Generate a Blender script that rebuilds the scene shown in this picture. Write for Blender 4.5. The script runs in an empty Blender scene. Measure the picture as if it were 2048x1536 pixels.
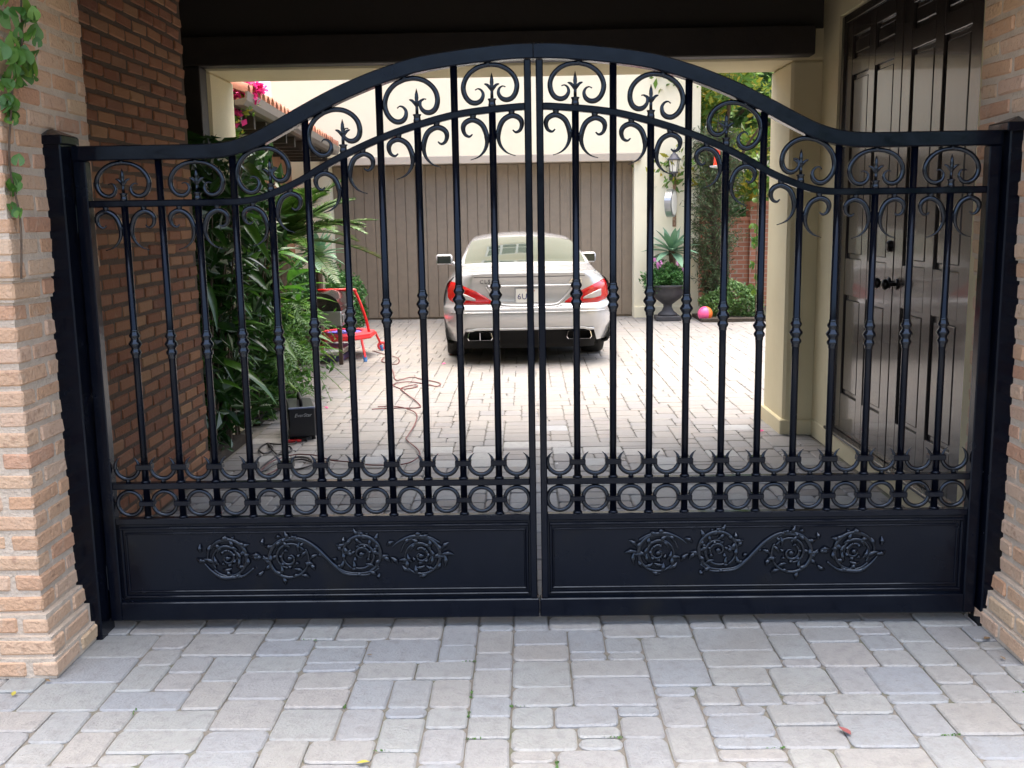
import bpy, math, random
from mathutils import Vector, Matrix

random.seed(7)
scene = bpy.context.scene
COL = scene.collection
PI = math.pi

# ------------------------------------------------------------------ camera
cam_d = bpy.data.cameras.new('camera')
cam = bpy.data.objects.new('camera', cam_d)
COL.objects.link(cam)
scene.camera = cam
cam_d.sensor_fit = 'HORIZONTAL'
cam_d.angle = 2 * math.atan(1024 / 2024.76)
cam_d.clip_start = 0.05
cam_d.clip_end = 2000
_p, _yaw, _roll = 0.1631165, -0.0158322, 0.0164548
_f = Vector((math.sin(_yaw) * math.cos(_p), math.cos(_yaw) * math.cos(_p), -math.sin(_p)))
_r = Vector((math.cos(_yaw), -math.sin(_yaw), 0))
_d = _f.cross(_r)
_r2 = _r * math.cos(_roll) + _d * math.sin(_roll)
_d2 = -_r * math.sin(_roll) + _d * math.cos(_roll)
_m = Matrix((_r2, -_d2, -_f)).transposed().to_4x4()
_m.translation = Vector((0, -3.7934, 1.6))
cam.matrix_world = _m
CAM = Vector((0, -3.7934, 1.6))

# ------------------------------------------------------------------ light
SUN_EL, SUN_AZ = math.radians(83), math.radians(6)   # azimuth: compass, y is north
world = bpy.data.worlds.new('World')
scene.world = world
world.use_nodes = True
wn = world.node_tree
wn.nodes.clear()
sky = wn.nodes.new('ShaderNodeTexSky')
sky.sky_type = 'NISHITA'
sky.sun_disc = False
sky.sun_elevation = SUN_EL
sky.sun_rotation = SUN_AZ
sky.dust_density = 7.0
sky.ozone_density = 1.0
bg = wn.nodes.new('ShaderNodeBackground')
bg.inputs['Strength'].default_value = 0.15
wo = wn.nodes.new('ShaderNodeOutputWorld')
wn.links.new(sky.outputs[0], bg.inputs[0])
wn.links.new(bg.outputs[0], wo.inputs[0])
sun_d = bpy.data.lights.new('sun', 'SUN')
sun_d.energy = 1.15
sun_d.angle = math.radians(85)
sun_d.color = (1.0, 0.95, 0.88)
sun = bpy.data.objects.new('sun', sun_d)
COL.objects.link(sun)
_sd = Vector((math.sin(SUN_AZ) * math.cos(SUN_EL), math.cos(SUN_AZ) * math.cos(SUN_EL), math.sin(SUN_EL)))
sun.rotation_euler = _sd.to_track_quat('Z', 'Y').to_euler()
scene.view_settings.view_transform = 'Standard'
scene.view_settings.look = 'None'
scene.view_settings.gamma = 1.0
scene.view_settings.use_curve_mapping = False
scene.view_settings.exposure = 2.22
scene.cycles.use_denoising = True
scene.cycles.max_bounces = 8
scene.cycles.diffuse_bounces = 5
scene.cycles.glossy_bounces = 4
scene.cycles.transmission_bounces = 4

# ------------------------------------------------------------------ materials
MATS = {}


def mat(name, base, rough=0.6, metal=0.0, var=None, bump=None, coat=0.0, rnd=None, spec=0.5, ior=None, stain=None):
    """var=(scale, second colour, low, high)  bump=(scale, strength)  rnd=('object'|'island', [colours])"""
    if name in MATS:
        return MATS[name]
    m = bpy.data.materials.new(name)
    m.use_nodes = True
    nt = m.node_tree
    b = nt.nodes['Principled BSDF']
    b.inputs['Base Color'].default_value = (*base, 1)
    b.inputs['Roughness'].default_value = rough
    b.inputs['Metallic'].default_value = metal
    b.inputs['Specular IOR Level'].default_value = spec
    if ior:
        b.inputs['IOR'].default_value = ior
    if coat:
        b.inputs['Coat Weight'].default_value = coat
        b.inputs['Coat Roughness'].default_value = 0.06
    tc = nt.nodes.new('ShaderNodeTexCoord')
    col = None
    geo = None
    if rnd:
        src, cols = rnd
        if src == 'object':
            n = nt.nodes.new('ShaderNodeObjectInfo')
            out = n.outputs['Random']
        else:
            n = nt.nodes.new('ShaderNodeNewGeometry')
            out = n.outputs['Random Per Island']
        cr = nt.nodes.new('ShaderNodeValToRGB')
        el = cr.color_ramp.elements
        while len(el) < len(cols):
            el.new(0.5)
        for i, c in enumerate(cols):
            el[i].position = i / (len(cols) - 1)
            el[i].color = (*c, 1)
        nt.links.new(out, cr.inputs[0])
        col = cr.outputs[0]
    geo_pos = nt.nodes.new('ShaderNodeNewGeometry').outputs['Position']
    if var:
        sc, c2, lo, hi = var
        nz = nt.nodes.new('ShaderNodeTexNoise')
        nz.inputs['Scale'].default_value = sc
        nz.inputs['Detail'].default_value = 6
        nz.inputs['Roughness'].default_value = 0.65
        nt.links.new(geo_pos, nz.inputs['Vector'])
        mr = nt.nodes.new('ShaderNodeMapRange')
        mr.inputs[1].default_value = lo
        mr.inputs[2].default_value = hi
        nt.links.new(nz.outputs[0], mr.inputs[0])
        mx = nt.nodes.new('ShaderNodeMix')
        mx.data_type = 'RGBA'
        nt.links.new(mr.outputs[0], mx.inputs[0])
        if col:
            nt.links.new(col, mx.inputs[6])
        else:
            mx.inputs[6].default_value = (*base, 1)
        mx.inputs[7].default_value = (*c2, 1)
        col = mx.outputs[2]
    if stain:
        sc, c2, lo, hi = stain
        nz = nt.nodes.new('ShaderNodeTexNoise')
        nz.inputs['Scale'].default_value = sc
        nz.inputs['Detail'].default_value = 4
        nt.links.new(geo_pos, nz.inputs['Vector'])
        mr = nt.nodes.new('ShaderNodeMapRange')
        mr.inputs[1].default_value = lo
        mr.inputs[2].default_value = hi
        nt.links.new(nz.outputs[0], mr.inputs[0])
        mx = nt.nodes.new('ShaderNodeMix')
        mx.data_type = 'RGBA'
        nt.links.new(mr.outputs[0], mx.inputs[0])
        if col:
            nt.links.new(col, mx.inputs[6])
        else:
            mx.inputs[6].default_value = (*base, 1)
        mx.inputs[7].default_value = (*c2, 1)
        col = mx.outputs[2]
    if col:
        nt.links.new(col, b.inputs['Base Color'])
    if bump:
        sc, st = bump
        nz = nt.nodes.new('ShaderNodeTexNoise')
        nz.inputs['Scale'].default_value = sc
        nz.inputs['Detail'].default_value = 5
        nt.links.new(geo_pos, nz.inputs['Vector'])
        bp = nt.nodes.new('ShaderNodeBump')
        bp.inputs['Strength'].default_value = st
        bp.inputs['Distance'].default_value = 0.01
        nt.links.new(nz.outputs[0], bp.inputs['Height'])
        nt.links.new(bp.outputs[0], b.inputs['Normal'])
    MATS[name] = m
    return m


def leaf_mat(name, cols, rough=0.4, trans=0.25, src='island'):
    if name in MATS:
        return MATS[name]
    m = mat(name, cols[0], rough, rnd=(src, cols), spec=0.4)
    nt = m.node_tree
    b = nt.nodes['Principled BSDF']
    out = nt.nodes['Material Output']
    tr = nt.nodes.new('ShaderNodeBsdfTranslucent')
    lk = b.inputs['Base Color'].links[0].from_socket
    nt.links.new(lk, tr.inputs[0])
    ms = nt.nodes.new('ShaderNodeMixShader')
    ms.inputs[0].default_value = trans
    nt.links.new(b.outputs[0], ms.inputs[1])
    nt.links.new(tr.outputs[0], ms.inputs[2])
    nt.links.new(ms.outputs[0], out.inputs[0])
    return m


def rough_noise(m, sc, lo, hi):
    nt = m.node_tree
    b = nt.nodes['Principled BSDF']
    nz = nt.nodes.new('ShaderNodeTexNoise')
    nz.inputs['Scale'].default_value = sc
    nz.inputs['Detail'].default_value = 5
    nt.links.new(nt.nodes.new('ShaderNodeNewGeometry').outputs['Position'], nz.inputs['Vector'])
    mr = nt.nodes.new('ShaderNodeMapRange')
    mr.inputs[1].default_value, mr.inputs[2].default_value = 0.3, 0.7
    mr.inputs[3].default_value, mr.inputs[4].default_value = lo, hi
    nt.links.new(nz.outputs[0], mr.inputs[0])
    nt.links.new(mr.outputs[0], b.inputs['Roughness'])
    return m


M_IRON = rough_noise(mat('black_gate_paint', (0.0016, 0.0024, 0.0062), 0.15, spec=0.29, bump=(14, 0.10), var=(3.5, (0.0075, 0.007, 0.0068), 0.55, 0.75)), 9, 0.10, 0.30)
M_CAST = rough_noise(mat('black_casting_paint', (0.0022, 0.0028, 0.0055), 0.12, spec=0.62, bump=(60, 0.10)), 30, 0.07, 0.20)
for _mm in (M_IRON, M_CAST):
    _mm.node_tree.nodes['Principled BSDF'].inputs['Specular Tint'].default_value = (0.72, 0.84, 1.0, 1)
PAVER_COLS = [(0.295, 0.305, 0.30), (0.325, 0.315, 0.295), (0.275, 0.29, 0.305), (0.33, 0.33, 0.31), (0.305, 0.315, 0.305), (0.335, 0.318, 0.295), (0.285, 0.298, 0.31), (0.32, 0.325, 0.31)]
M_PAVER = mat('tumbled_paver', (0.33, 0.33, 0.32), 0.58, var=(22, (0.22, 0.215, 0.21), 0.48, 0.80), stain=(1.7, (0.255, 0.24, 0.215), 0.50, 0.88), bump=(95, 0.55), rnd=('object', PAVER_COLS))
M_PAVER_FAR = mat('tumbled_paver_far', (0.30, 0.30, 0.29), 0.58, var=(22, (0.22, 0.215, 0.21), 0.48, 0.80), stain=(1.7, (0.255, 0.24, 0.215), 0.50, 0.88), bump=(70, 0.35), rnd=('island', [tuple(q * k for q, k in zip(c, (0.62, 0.585, 0.565))) for c in PAVER_COLS]))  # same pavers, colours darkened to offset the strong courtyard light
M_JOINT = mat('paver_joint_sand', (0.20, 0.18, 0.15), 0.95, var=(7, (0.10, 0.12, 0.06), 0.52, 0.70), bump=(120, 0.5))
BRICK_COLS = [(0.60, 0.395, 0.25), (0.55, 0.31, 0.18), (0.64, 0.465, 0.32), (0.58, 0.355, 0.215), (0.62, 0.44, 0.31), (0.53, 0.285, 0.175), (0.64, 0.46, 0.29), (0.60, 0.40, 0.29)]
M_BRICK = mat('handmade_brick', (0.4, 0.22, 0.13), 0.88, var=(16, (0.56, 0.44, 0.33), 0.55, 0.85), stain=(34, (0.34, 0.20, 0.13), 0.58, 0.80), bump=(75, 0.9), rnd=('object', BRICK_COLS))
M_BRICK_FAR = mat('handmade_brick_mass', (0.4, 0.22, 0.13), 0.88, var=(16, (0.56, 0.44, 0.33), 0.55, 0.85), bump=(60, 0.5), rnd=('island', BRICK_COLS))
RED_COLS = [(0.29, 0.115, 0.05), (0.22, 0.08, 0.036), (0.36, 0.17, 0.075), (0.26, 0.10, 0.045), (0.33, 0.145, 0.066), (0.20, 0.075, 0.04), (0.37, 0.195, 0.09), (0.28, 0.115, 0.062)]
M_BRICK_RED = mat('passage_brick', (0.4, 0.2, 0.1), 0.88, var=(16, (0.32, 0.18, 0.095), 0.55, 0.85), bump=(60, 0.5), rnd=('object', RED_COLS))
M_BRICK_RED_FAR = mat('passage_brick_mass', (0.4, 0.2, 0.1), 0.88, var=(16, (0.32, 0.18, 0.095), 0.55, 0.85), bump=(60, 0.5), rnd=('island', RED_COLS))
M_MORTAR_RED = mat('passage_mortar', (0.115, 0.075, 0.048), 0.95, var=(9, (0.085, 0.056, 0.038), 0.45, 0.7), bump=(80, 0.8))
M_MORTAR = mat('lime_mortar', (0.59, 0.49, 0.385), 0.95, var=(9, (0.49, 0.40, 0.31), 0.45, 0.7), bump=(80, 0.8))
M_STUCCO = mat('cream_stucco', (0.66, 0.58, 0.37), 0.9, var=(1.3, (0.58, 0.50, 0.31), 0.4, 0.75), bump=(140, 0.35))
M_PALE = mat('pale_cream_stucco', (0.78, 0.73, 0.56), 0.9, var=(1.1, (0.73, 0.68, 0.51), 0.4, 0.75), bump=(140, 0.25))
M_TRIM = mat('taupe_trim', (0.42, 0.36, 0.29), 0.7, bump=(60, 0.15))
M_DARKWOOD = mat('dark_brown_timber', (0.028, 0.020, 0.015), 0.6, var=(6, (0.018, 0.013, 0.010), 0.4, 0.7), bump=(30, 0.25))
M_CEIL = mat('brown_ceiling', (0.028, 0.021, 0.016), 0.85, bump=(50, 0.2))
M_DOOR = mat('bronze_door_paint', (0.034, 0.028, 0.025), 0.27, var=(4, (0.044, 0.036, 0.031), 0.4, 0.7), bump=(25, 0.05), coat=0.5)
M_DOORHW = mat('oil_rubbed_hardware', (0.012, 0.010, 0.009), 0.3, metal=0.6)
M_GDOOR = mat('garage_plank_paint', (0.245, 0.195, 0.142), 0.6, var=(9, (0.205, 0.163, 0.12), 0.4, 0.75), bump=(40, 0.15))
M_SILVER = mat('silver_car_paint', (0.47, 0.475, 0.485), 0.26, metal=0.4, coat=1.0)
M_BLACKPL = mat('black_plastic', (0.004, 0.004, 0.0045), 0.6, spec=0.25)
M_RUBBER = mat('tyre_rubber', (0.012, 0.012, 0.012), 0.8)
M_CHROME = mat('chrome', (0.75, 0.76, 0.78), 0.12, metal=1.0)
M_STEEL = mat('brushed_steel', (0.42, 0.43, 0.44), 0.35, metal=0.9, bump=(60, 0.05))
M_GLASS = mat('tinted_car_glass', (0.06, 0.075, 0.05), 0.02, metal=0.12, spec=1.0, ior=1.9, coat=1.0)
M_REDLENS = mat('red_lens', (0.42, 0.006, 0.007), 0.12, coat=1.0)
M_CLEARLENS = mat('clear_lens', (0.36, 0.33, 0.32), 0.1, coat=1.0)
M_PLATE = mat('plate_white', (0.72, 0.72, 0.70), 0.4)
M_PLATEBLUE = mat('plate_blue_ink', (0.02, 0.035, 0.15), 0.5)
M_INK = mat('dark_ink', (0.03, 0.03, 0.035), 0.5)
M_RED = mat('red_enamel', (0.62, 0.012, 0.015), 0.3, coat=0.4)
M_REDPAD = mat('red_vinyl', (0.75, 0.05, 0.06), 0.4)
M_BLUE = mat('blue_mesh', (0.10, 0.09, 0.50), 0.7)
M_BLUECAP = mat('blue_rubber', (0.06, 0.20, 0.50), 0.5)
M_WHITE = mat('white_plastic', (0.68, 0.68, 0.66), 0.5)
M_PURPLE = mat('purple_plastic', (0.10, 0.08, 0.22), 0.6)
M_TILE = mat('terracotta_tile', (0.42, 0.17, 0.09), 0.85, rnd=('object', [(0.40, 0.16, 0.09), (0.50, 0.24, 0.15), (0.34, 0.13, 0.08), (0.52, 0.29, 0.19)]), bump=(60, 0.3))
M_GUTTER = mat('taupe_gutter', (0.15, 0.125, 0.105), 0.5)
M_BARK = mat('bark', (0.13, 0.09, 0.06), 0.9, var=(20, (0.07, 0.05, 0.035), 0.4, 0.7), bump=(50, 0.8))
M_URN = mat('cast_iron_urn', (0.035, 0.035, 0.04), 0.6, bump=(50, 0.3), var=(12, (0.06, 0.058, 0.058), 0.5, 0.75))
M_SOIL = mat('planting_soil', (0.035, 0.026, 0.018), 0.95, var=(20, (0.06, 0.045, 0.03), 0.4, 0.7), bump=(60, 1.0))
M_STREET = mat('asphalt_street', (0.055, 0.055, 0.057), 0.9, var=(3, (0.075, 0.073, 0.07), 0.4, 0.7), bump=(150, 0.4))
M_LANTERN = mat('verdigris_bronze', (0.10, 0.10, 0.115), 0.5, metal=0.4, bump=(40, 0.2))
M_LGLASS = mat('seeded_lantern_glass', (0.72, 0.70, 0.62), 0.15, spec=0.8, coat=0.8)
M_RUST = mat('rusty_bracket', (0.22, 0.12, 0.07), 0.8, var=(30, (0.40, 0.30, 0.22), 0.45, 0.7))
M_CREAMFACE = mat('clock_dial', (0.80, 0.79, 0.74), 0.4)
M_CORD = mat('maroon_cord', (0.13, 0.028, 0.028), 0.55)
M_CORDDK = mat('black_cord', (0.018, 0.014, 0.014), 0.5)
M_PINK = mat('pink_ball', (0.78, 0.10, 0.26), 0.35)
M_ORANGE = mat('orange_ball', (0.80, 0.16, 0.03), 0.35)
L_IVY = leaf_mat('ivy_leaf', [(0.13, 0.26, 0.035), (0.055, 0.145, 0.025), (0.10, 0.21, 0.05), (0.20, 0.34, 0.05)], 0.4, src='object')
L_DARK = leaf_mat('glossy_dark_leaf', [(0.028, 0.085, 0.016), (0.05, 0.15, 0.02), (0.016, 0.05, 0.012), (0.09, 0.22, 0.025), (0.03, 0.09, 0.02)], 0.28, 0.22, src='object')
L_FERN = leaf_mat('fern_leaf', [(0.035, 0.12, 0.014), (0.065, 0.18, 0.02), (0.025, 0.085, 0.012), (0.11, 0.24, 0.03)], 0.5, 0.25)
L_PALM = leaf_mat('sago_leaflet', [(0.028, 0.08, 0.009), (0.042, 0.11, 0.013), (0.085, 0.15, 0.028), (0.018, 0.055, 0.009)], 0.35, 0.2)
L_AGAVE = leaf_mat('agave_leaf', [(0.13, 0.25, 0.155), (0.18, 0.31, 0.20), (0.10, 0.21, 0.12)], 0.45, 0.1, src='object')
L_HEDGE = leaf_mat('hedge_leaf', [(0.035, 0.12, 0.028), (0.06, 0.18, 0.04), (0.025, 0.085, 0.02), (0.10, 0.23, 0.06)], 0.45, 0.25)
L_BOX = leaf_mat('boxwood_leaf', [(0.075, 0.16, 0.04), (0.12, 0.22, 0.06), (0.045, 0.11, 0.028), (0.17, 0.27, 0.09)], 0.45, 0.25)
L_CYP = leaf_mat('juniper_needle', [(0.055, 0.09, 0.035), (0.085, 0.125, 0.05), (0.035, 0.065, 0.025), (0.11, 0.135, 0.06)], 0.7, 0.15)
L_TREE = leaf_mat('loquat_leaf', [(0.09, 0.20, 0.03), (0.15, 0.28, 0.04), (0.055, 0.13, 0.02), (0.30, 0.33, 0.05), (0.42, 0.33, 0.03)], 0.45, 0.35)
L_BACK = leaf_mat('background_leaf', [(0.05, 0.13, 0.03), (0.08, 0.18, 0.045), (0.03, 0.09, 0.02), (0.11, 0.22, 0.06)], 0.5, 0.3)
L_MAG = leaf_mat('magenta_bract', [(0.70, 0.03, 0.22), (0.78, 0.06, 0.33), (0.60, 0.02, 0.14)], 0.5, 0.35)
L_DRY = leaf_mat('dry_leaf', [(0.30, 0.10, 0.09), (0.42, 0.36, 0.05), (0.25, 0.17, 0.08), (0.6, 0.08, 0.14)], 0.6, 0.15, src='object')
L_WEED = leaf_mat('weed_leaf', [(0.07, 0.17, 0.03), (0.11, 0.22, 0.05)], 0.6, 0.2)


# ------------------------------------------------------------------ mesh helpers
class MB:
    def __init__(self):
        self.v, self.f = [], []

    def add(self, vs, fs):
        o = len(self.v)
        self.v += [tuple(p) for p in vs]
        self.f += [tuple(i + o for i in q) for q in fs]
        return self

    def box(self, x0, x1, y0, y1, z0, z1, b=0.0):
        if b <= 0:
            vs = [(x, y, z) for z in (z0, z1) for y in (y0, y1) for x in (x0, x1)]
            fs = [(0, 2, 3, 1), (4, 5, 7, 6), (0, 1, 5, 4), (2, 6, 7, 3), (0, 4, 6, 2), (1, 3, 7, 5)]
            return self.add(vs, fs)
        vs, fs = rbox((x0 + x1) / 2, (y0 + y1) / 2, (z0 + z1) / 2, (x1 - x0) / 2, (y1 - y0) / 2, (z1 - z0) / 2, b)
        return self.add(vs, fs)

    def tube(self, path, rad, n=10, cap=True, flat=1.0):
        """swept round tube, rad a number or one per point"""
        P = [Vector(p) for p in path]
        R = rad if isinstance(rad, (list, tuple)) else [rad] * len(P)
        up = None
        rings = []
        for i, p in enumerate(P):
            t = (P[min(i + 1, len(P) - 1)] - P[max(i - 1, 0)])
            if t.length < 1e-9:
                t = Vector((0, 0, 1))
            t.normalize()
            if up is None:
                a = Vector((0, 1, 0)) if abs(t.y) < 0.9 else Vector((1, 0, 0))
                up = (a - t * a.dot(t)).normalized()
            else:
                up = (up - t * up.dot(t))
                if up.length < 1e-6:
                    up = t.orthogonal()
                up.normalize()
            s = t.cross(up)
            rings.append([p + (up * math.cos(2 * PI * k / n) * flat + s * math.sin(2 * PI * k / n)) * R[i] for k in range(n)])
        vs = [q for r in rings for q in r]
        fs = []
        for i in range(len(P) - 1):
            for k in range(n):
                a, b = i * n + k, i * n + (k + 1) % n
                fs.append((a, b, b + n, a + n))
        if cap:
            fs.append(tuple(range(n - 1, -1, -1)))
            fs.append(tuple((len(P) - 1) * n + k for k in range(n)))
        return self.add(vs, fs)

    def lathe(self, prof, n=16, c=(0, 0, 0)):
        vs, fs = [], []
        for (r, z) in prof:
            for k in range(n):
                a = 2 * PI * k / n
                vs.append((c[0] + r * math.cos(a), c[1] + r * math.sin(a), c[2] + z))
        for i in range(len(prof) - 1):
            for k in range(n):
                a, b = i * n + k, i * n + (k + 1) % n
                fs.append((a, b, b + n, a + n))
        fs.append(tuple(range(n - 1, -1, -1)))
        fs.append(tuple((len(prof) - 1) * n + k for k in range(n)))
        return self.add(vs, fs)

    def ring(self, c, R, r, n=24, m=10, axis='y'):
        vs, fs = [], []
        for i in range(n):
            a = 2 * PI * i / n
            for k in range(m):
                b = 2 * PI * k / m
                rr = R + r * math.cos(b)
                h = r * math.sin(b)
                if axis == 'y':
                    p = (rr * math.cos(a), h, rr * math.sin(a))
                elif axis == 'x':
                    p = (h, rr * math.cos(a), rr * math.sin(a))
                else:
                    p = (rr * math.cos(a), rr * math.sin(a), h)
                vs.append((c[0] + p[0], c[1] + p[1], c[2] + p[2]))
        for i in range(n):
            for k in range(m):
                fs.append((i * m + k, ((i + 1) % n) * m + k, ((i + 1) % n) * m + (k + 1) % m, i * m + (k + 1) % m))
        return self.add(vs, fs)

    def mesh(self, name, smooth=False):
        me = bpy.data.meshes.new(name)
        me.from_pydata(self.v, [], self.f)
        me.update()
        if smooth:
            me.polygons.foreach_set('use_smooth', [True] * len(me.polygons))
        return me

    def build(self, name, m, parent=None, loc=(0, 0, 0), rot=(0, 0, 0), smooth=False):
        return link(name, self.mesh(name, smooth), m, parent, loc, rot)


def rbox(cx, cy, cz, hx, hy, hz, b, jit=0.0, rng=random):
    """box with chamfered edges: 24 verts"""
    vs, idx = [], {}
    for sx in (-1, 1):
        for sy in (-1, 1):
            for sz in (-1, 1):
                j = (rng.uniform(-jit, jit), rng.uniform(-jit, jit), rng.uniform(-jit, jit))
                for ax in range(3):
                    p = [sx * (hx - (b if ax != 0 else 0)), sy * (hy - (b if ax != 1 else 0)), sz * (hz - (b if ax != 2 else 0))]
                    idx[(sx, sy, sz, ax)] = len(vs)
                    vs.append((cx + p[0] + j[0], cy + p[1] + j[1], cz + p[2] + j[2]))
    fs = []
    for ax in range(3):
        o = [a for a in range(3) if a != ax]
        for s in (-1, 1):
            q = []
            for (u, w) in ((-1, -1), (1, -1), (1, 1), (-1, 1)):
                k = [0, 0, 0]
                k[ax] = s
                k[o[0]] = u
                k[o[1]] = w
                q.append(idx[(*k, ax)])
            fs.append(tuple(q))
    for ax in range(3):           # edges parallel to ax
        o = [a for a in range(3) if a != ax]
        for u in (-1, 1):
            for w in (-1, 1):
                k0 = [0, 0, 0]
                k0[o[0]] = u
                k0[o[1]] = w
                k1 = list(k0)
                k0[ax] = -1
                k1[ax] = 1
                fs.append((idx[(*k0, o[0])], idx[(*k1, o[0])], idx[(*k1, o[1])], idx[(*k0, o[1])]))
    for sx in (-1, 1):
        for sy in (-1, 1):
            for sz in (-1, 1):
                fs.append(tuple(idx[(sx, sy, sz, a)] for a in range(3)))
    # make every face wind outwards
    out = []
    C = Vector((cx, cy, cz))
    for f in fs:
        p = [Vector(vs[i]) for i in f]
        n = (p[1] - p[0]).cross(p[2] - p[0])
        m = sum(p, Vector()) / len(p) - C
        out.append(f if n.dot(m) > 0 else tuple(reversed(f)))
    return vs, out


def link(name, me, m, parent=None, loc=(0, 0, 0), rot=(0, 0, 0), scale=(1, 1, 1)):
    o = bpy.data.objects.new(name, me)
    if m is not None and not me.materials:
        me.materials.append(m)
    COL.objects.link(o)
    o.parent = parent
    o.location = loc
    o.rotation_euler = rot
    o.scale = scale
    return o


def thing(name, label, cat, loc=(0, 0, 0), rz=0.0, group=None):
    o = bpy.data.objects.new(name, None)
    COL.objects.link(o)
    o.location = loc
    o.rotation_euler = (0, 0, rz)
    o.empty_display_size = 0.1
    tag(o, label, cat, group)
    return o


def tag(o, label, cat, group=None, kind=None):
    o['label'] = label
    o['category'] = cat
    if group:
        o['group'] = group
    if kind:
        o['kind'] = kind
    return o


def fix_normals(o):
    import bmesh
    bm = bmesh.new()
    bm.from_mesh(o.data)
    bmesh.ops.recalc_face_normals(bm, faces=bm.faces)
    bm.to_mesh(o.data)
    bm.free()
    return o


def interp(tab, x):
    if x <= tab[0][0]:
        return tab[0][1]
    for (a, b), (c, d) in zip(tab, tab[1:]):
        if x <= c:
            return b + (d - b) * (x - a) / (c - a)
    return tab[-1][1]


def smoothtab(tab, x):
    """Catmull-Rom (monotone-ish) through a table"""
    if x <= tab[0][0]:
        return tab[0][1]
    if x >= tab[-1][0]:
        return tab[-1][1]
    n = len(tab)
    sl = []
    for i in range(n):
        a, b = tab[max(i - 1, 0)], tab[min(i + 1, n - 1)]
        sl.append((b[1] - a[1]) / (b[0] - a[0]))
    for i in range(n - 1):
        x0, y0 = tab[i]
        x1, y1 = tab[i + 1]
        if x <= x1:
            h = x1 - x0
            t = (x - x0) / h
            return (y0 * (2 * t ** 3 - 3 * t * t + 1) + h * sl[i] * (t ** 3 - 2 * t * t + t) + y1 * (3 * t * t - 2 * t ** 3) + h * sl[i + 1] * (t ** 3 - t * t))


def spline(pts, per=5):
    """Catmull-Rom through 3-D points"""
    P = [Vector(p) for p in pts]
    out = []
    for i in range(len(P) - 1):
        p0, p1, p2, p3 = P[max(i - 1, 0)], P[i], P[i + 1], P[min(i + 2, len(P) - 1)]
        for k in range(per):
            t = k / per
            out.append(0.5 * (2 * p1 + (p2 - p0) * t + (2 * p0 - 5 * p1 + 4 * p2 - p3) * t * t + (3 * p1 - p0 - 3 * p2 + p3) * t ** 3))
    out.append(P[-1])
    return out


def text_mesh(s, size, depth=0.0015, shear=0.0, space=1.0):
    cu = bpy.data.curves.new('lettering', 'FONT')
    cu.body = s
    cu.size = size
    cu.extrude = depth
    cu.shear = shear
    cu.space_character = space
    cu.align_x = 'CENTER'
    cu.align_y = 'CENTER'
    cu.resolution_u = 2
    t = bpy.data.objects.new('tmp', cu)
    COL.objects.link(t)
    bpy.context.view_layer.update()
    me = bpy.data.meshes.new_from_object(t.evaluated_get(bpy.context.evaluated_depsgraph_get()))
    bpy.data.objects.remove(t)
    bpy.data.curves.remove(cu)
    return me


def leaf_mesh(name, L, W, fold=0.15, droop=0.2, n=4, tip=1.3):
    """a pointed leaf along +Y, folded along its midrib and drooping"""
    mb = MB()
    vs, fs = [], []
    for i in range(n + 1):
        t = i / n
        w = W * 0.5 * (math.sin(PI * min(1, t ** (1 / tip))) ** 0.8 if 0 < t < 1 else 0.02)
        y = L * t
        z = -droop * L * t * t
        vs += [(-w, y, z + fold * w), (0, y, z), (w, y, z + fold * w)]
    for i in range(n):
        a = i * 3
        fs += [(a, a + 1, a + 4, a + 3), (a + 1, a + 2, a + 5, a + 4)]
    mb.add(vs, fs)
    return mb.mesh(name, True)


def leaf_cloud(mb, pts, size, rng, aspect=0.45, out=None):
    """small leaves: 2-triangle folded blades at the given points"""
    for p in pts:
        p = Vector(p)
        s = size * rng.uniform(0.6, 1.35)
        d = Vector((rng.gauss(0, 1), rng.gauss(0, 1), rng.gauss(0, 0.8) + 0.15))
        if out is not None:
            d += (p - out).normalized() * 0.9
        d.normalize()
        s1 = d.orthogonal().normalized()
        s1.rotate(Matrix.Rotation(rng.uniform(0, 2 * PI), 3, d))
        nrm = d.cross(s1)
        a, b = p - d * s * 0.5, p + d * s * 0.5
        c1 = p + s1 * s * aspect * 0.5 + nrm * s * 0.08
        c2 = p - s1 * s * aspect * 0.5 + nrm * s * 0.08
        mb.add([a, c1, b, c2], [(0, 1, 2), (0, 2, 3)])


# ------------------------------------------------------------------ ground, driveway, pavers
g = MB().add([(-300, -300, -0.075), (300, -300, -0.075), (300, 300, -0.075), (-300, 300, -0.075)], [(0, 1, 2, 3)]).build('ground', M_STREET)
tag(g, 'dark asphalt and earth ground reaching away beyond the driveway', 'ground', kind='structure')
dw = MB()
dw.box(-3.4, 3.4, -6.0, 0.33, -0.07, -0.009)
dw.box(-2.95, 2.3, 0.33, 4.1, -0.07, -0.012)
dw.box(-3.9, 5.2, 4.1, 12.9, -0.07, -0.012)
drive = dw.build('driveway', M_JOINT)
tag(drive, 'driveway of grey and tan tumbled concrete pavers running under the gate', 'driveway', kind='structure')

U = 0.0695


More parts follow.
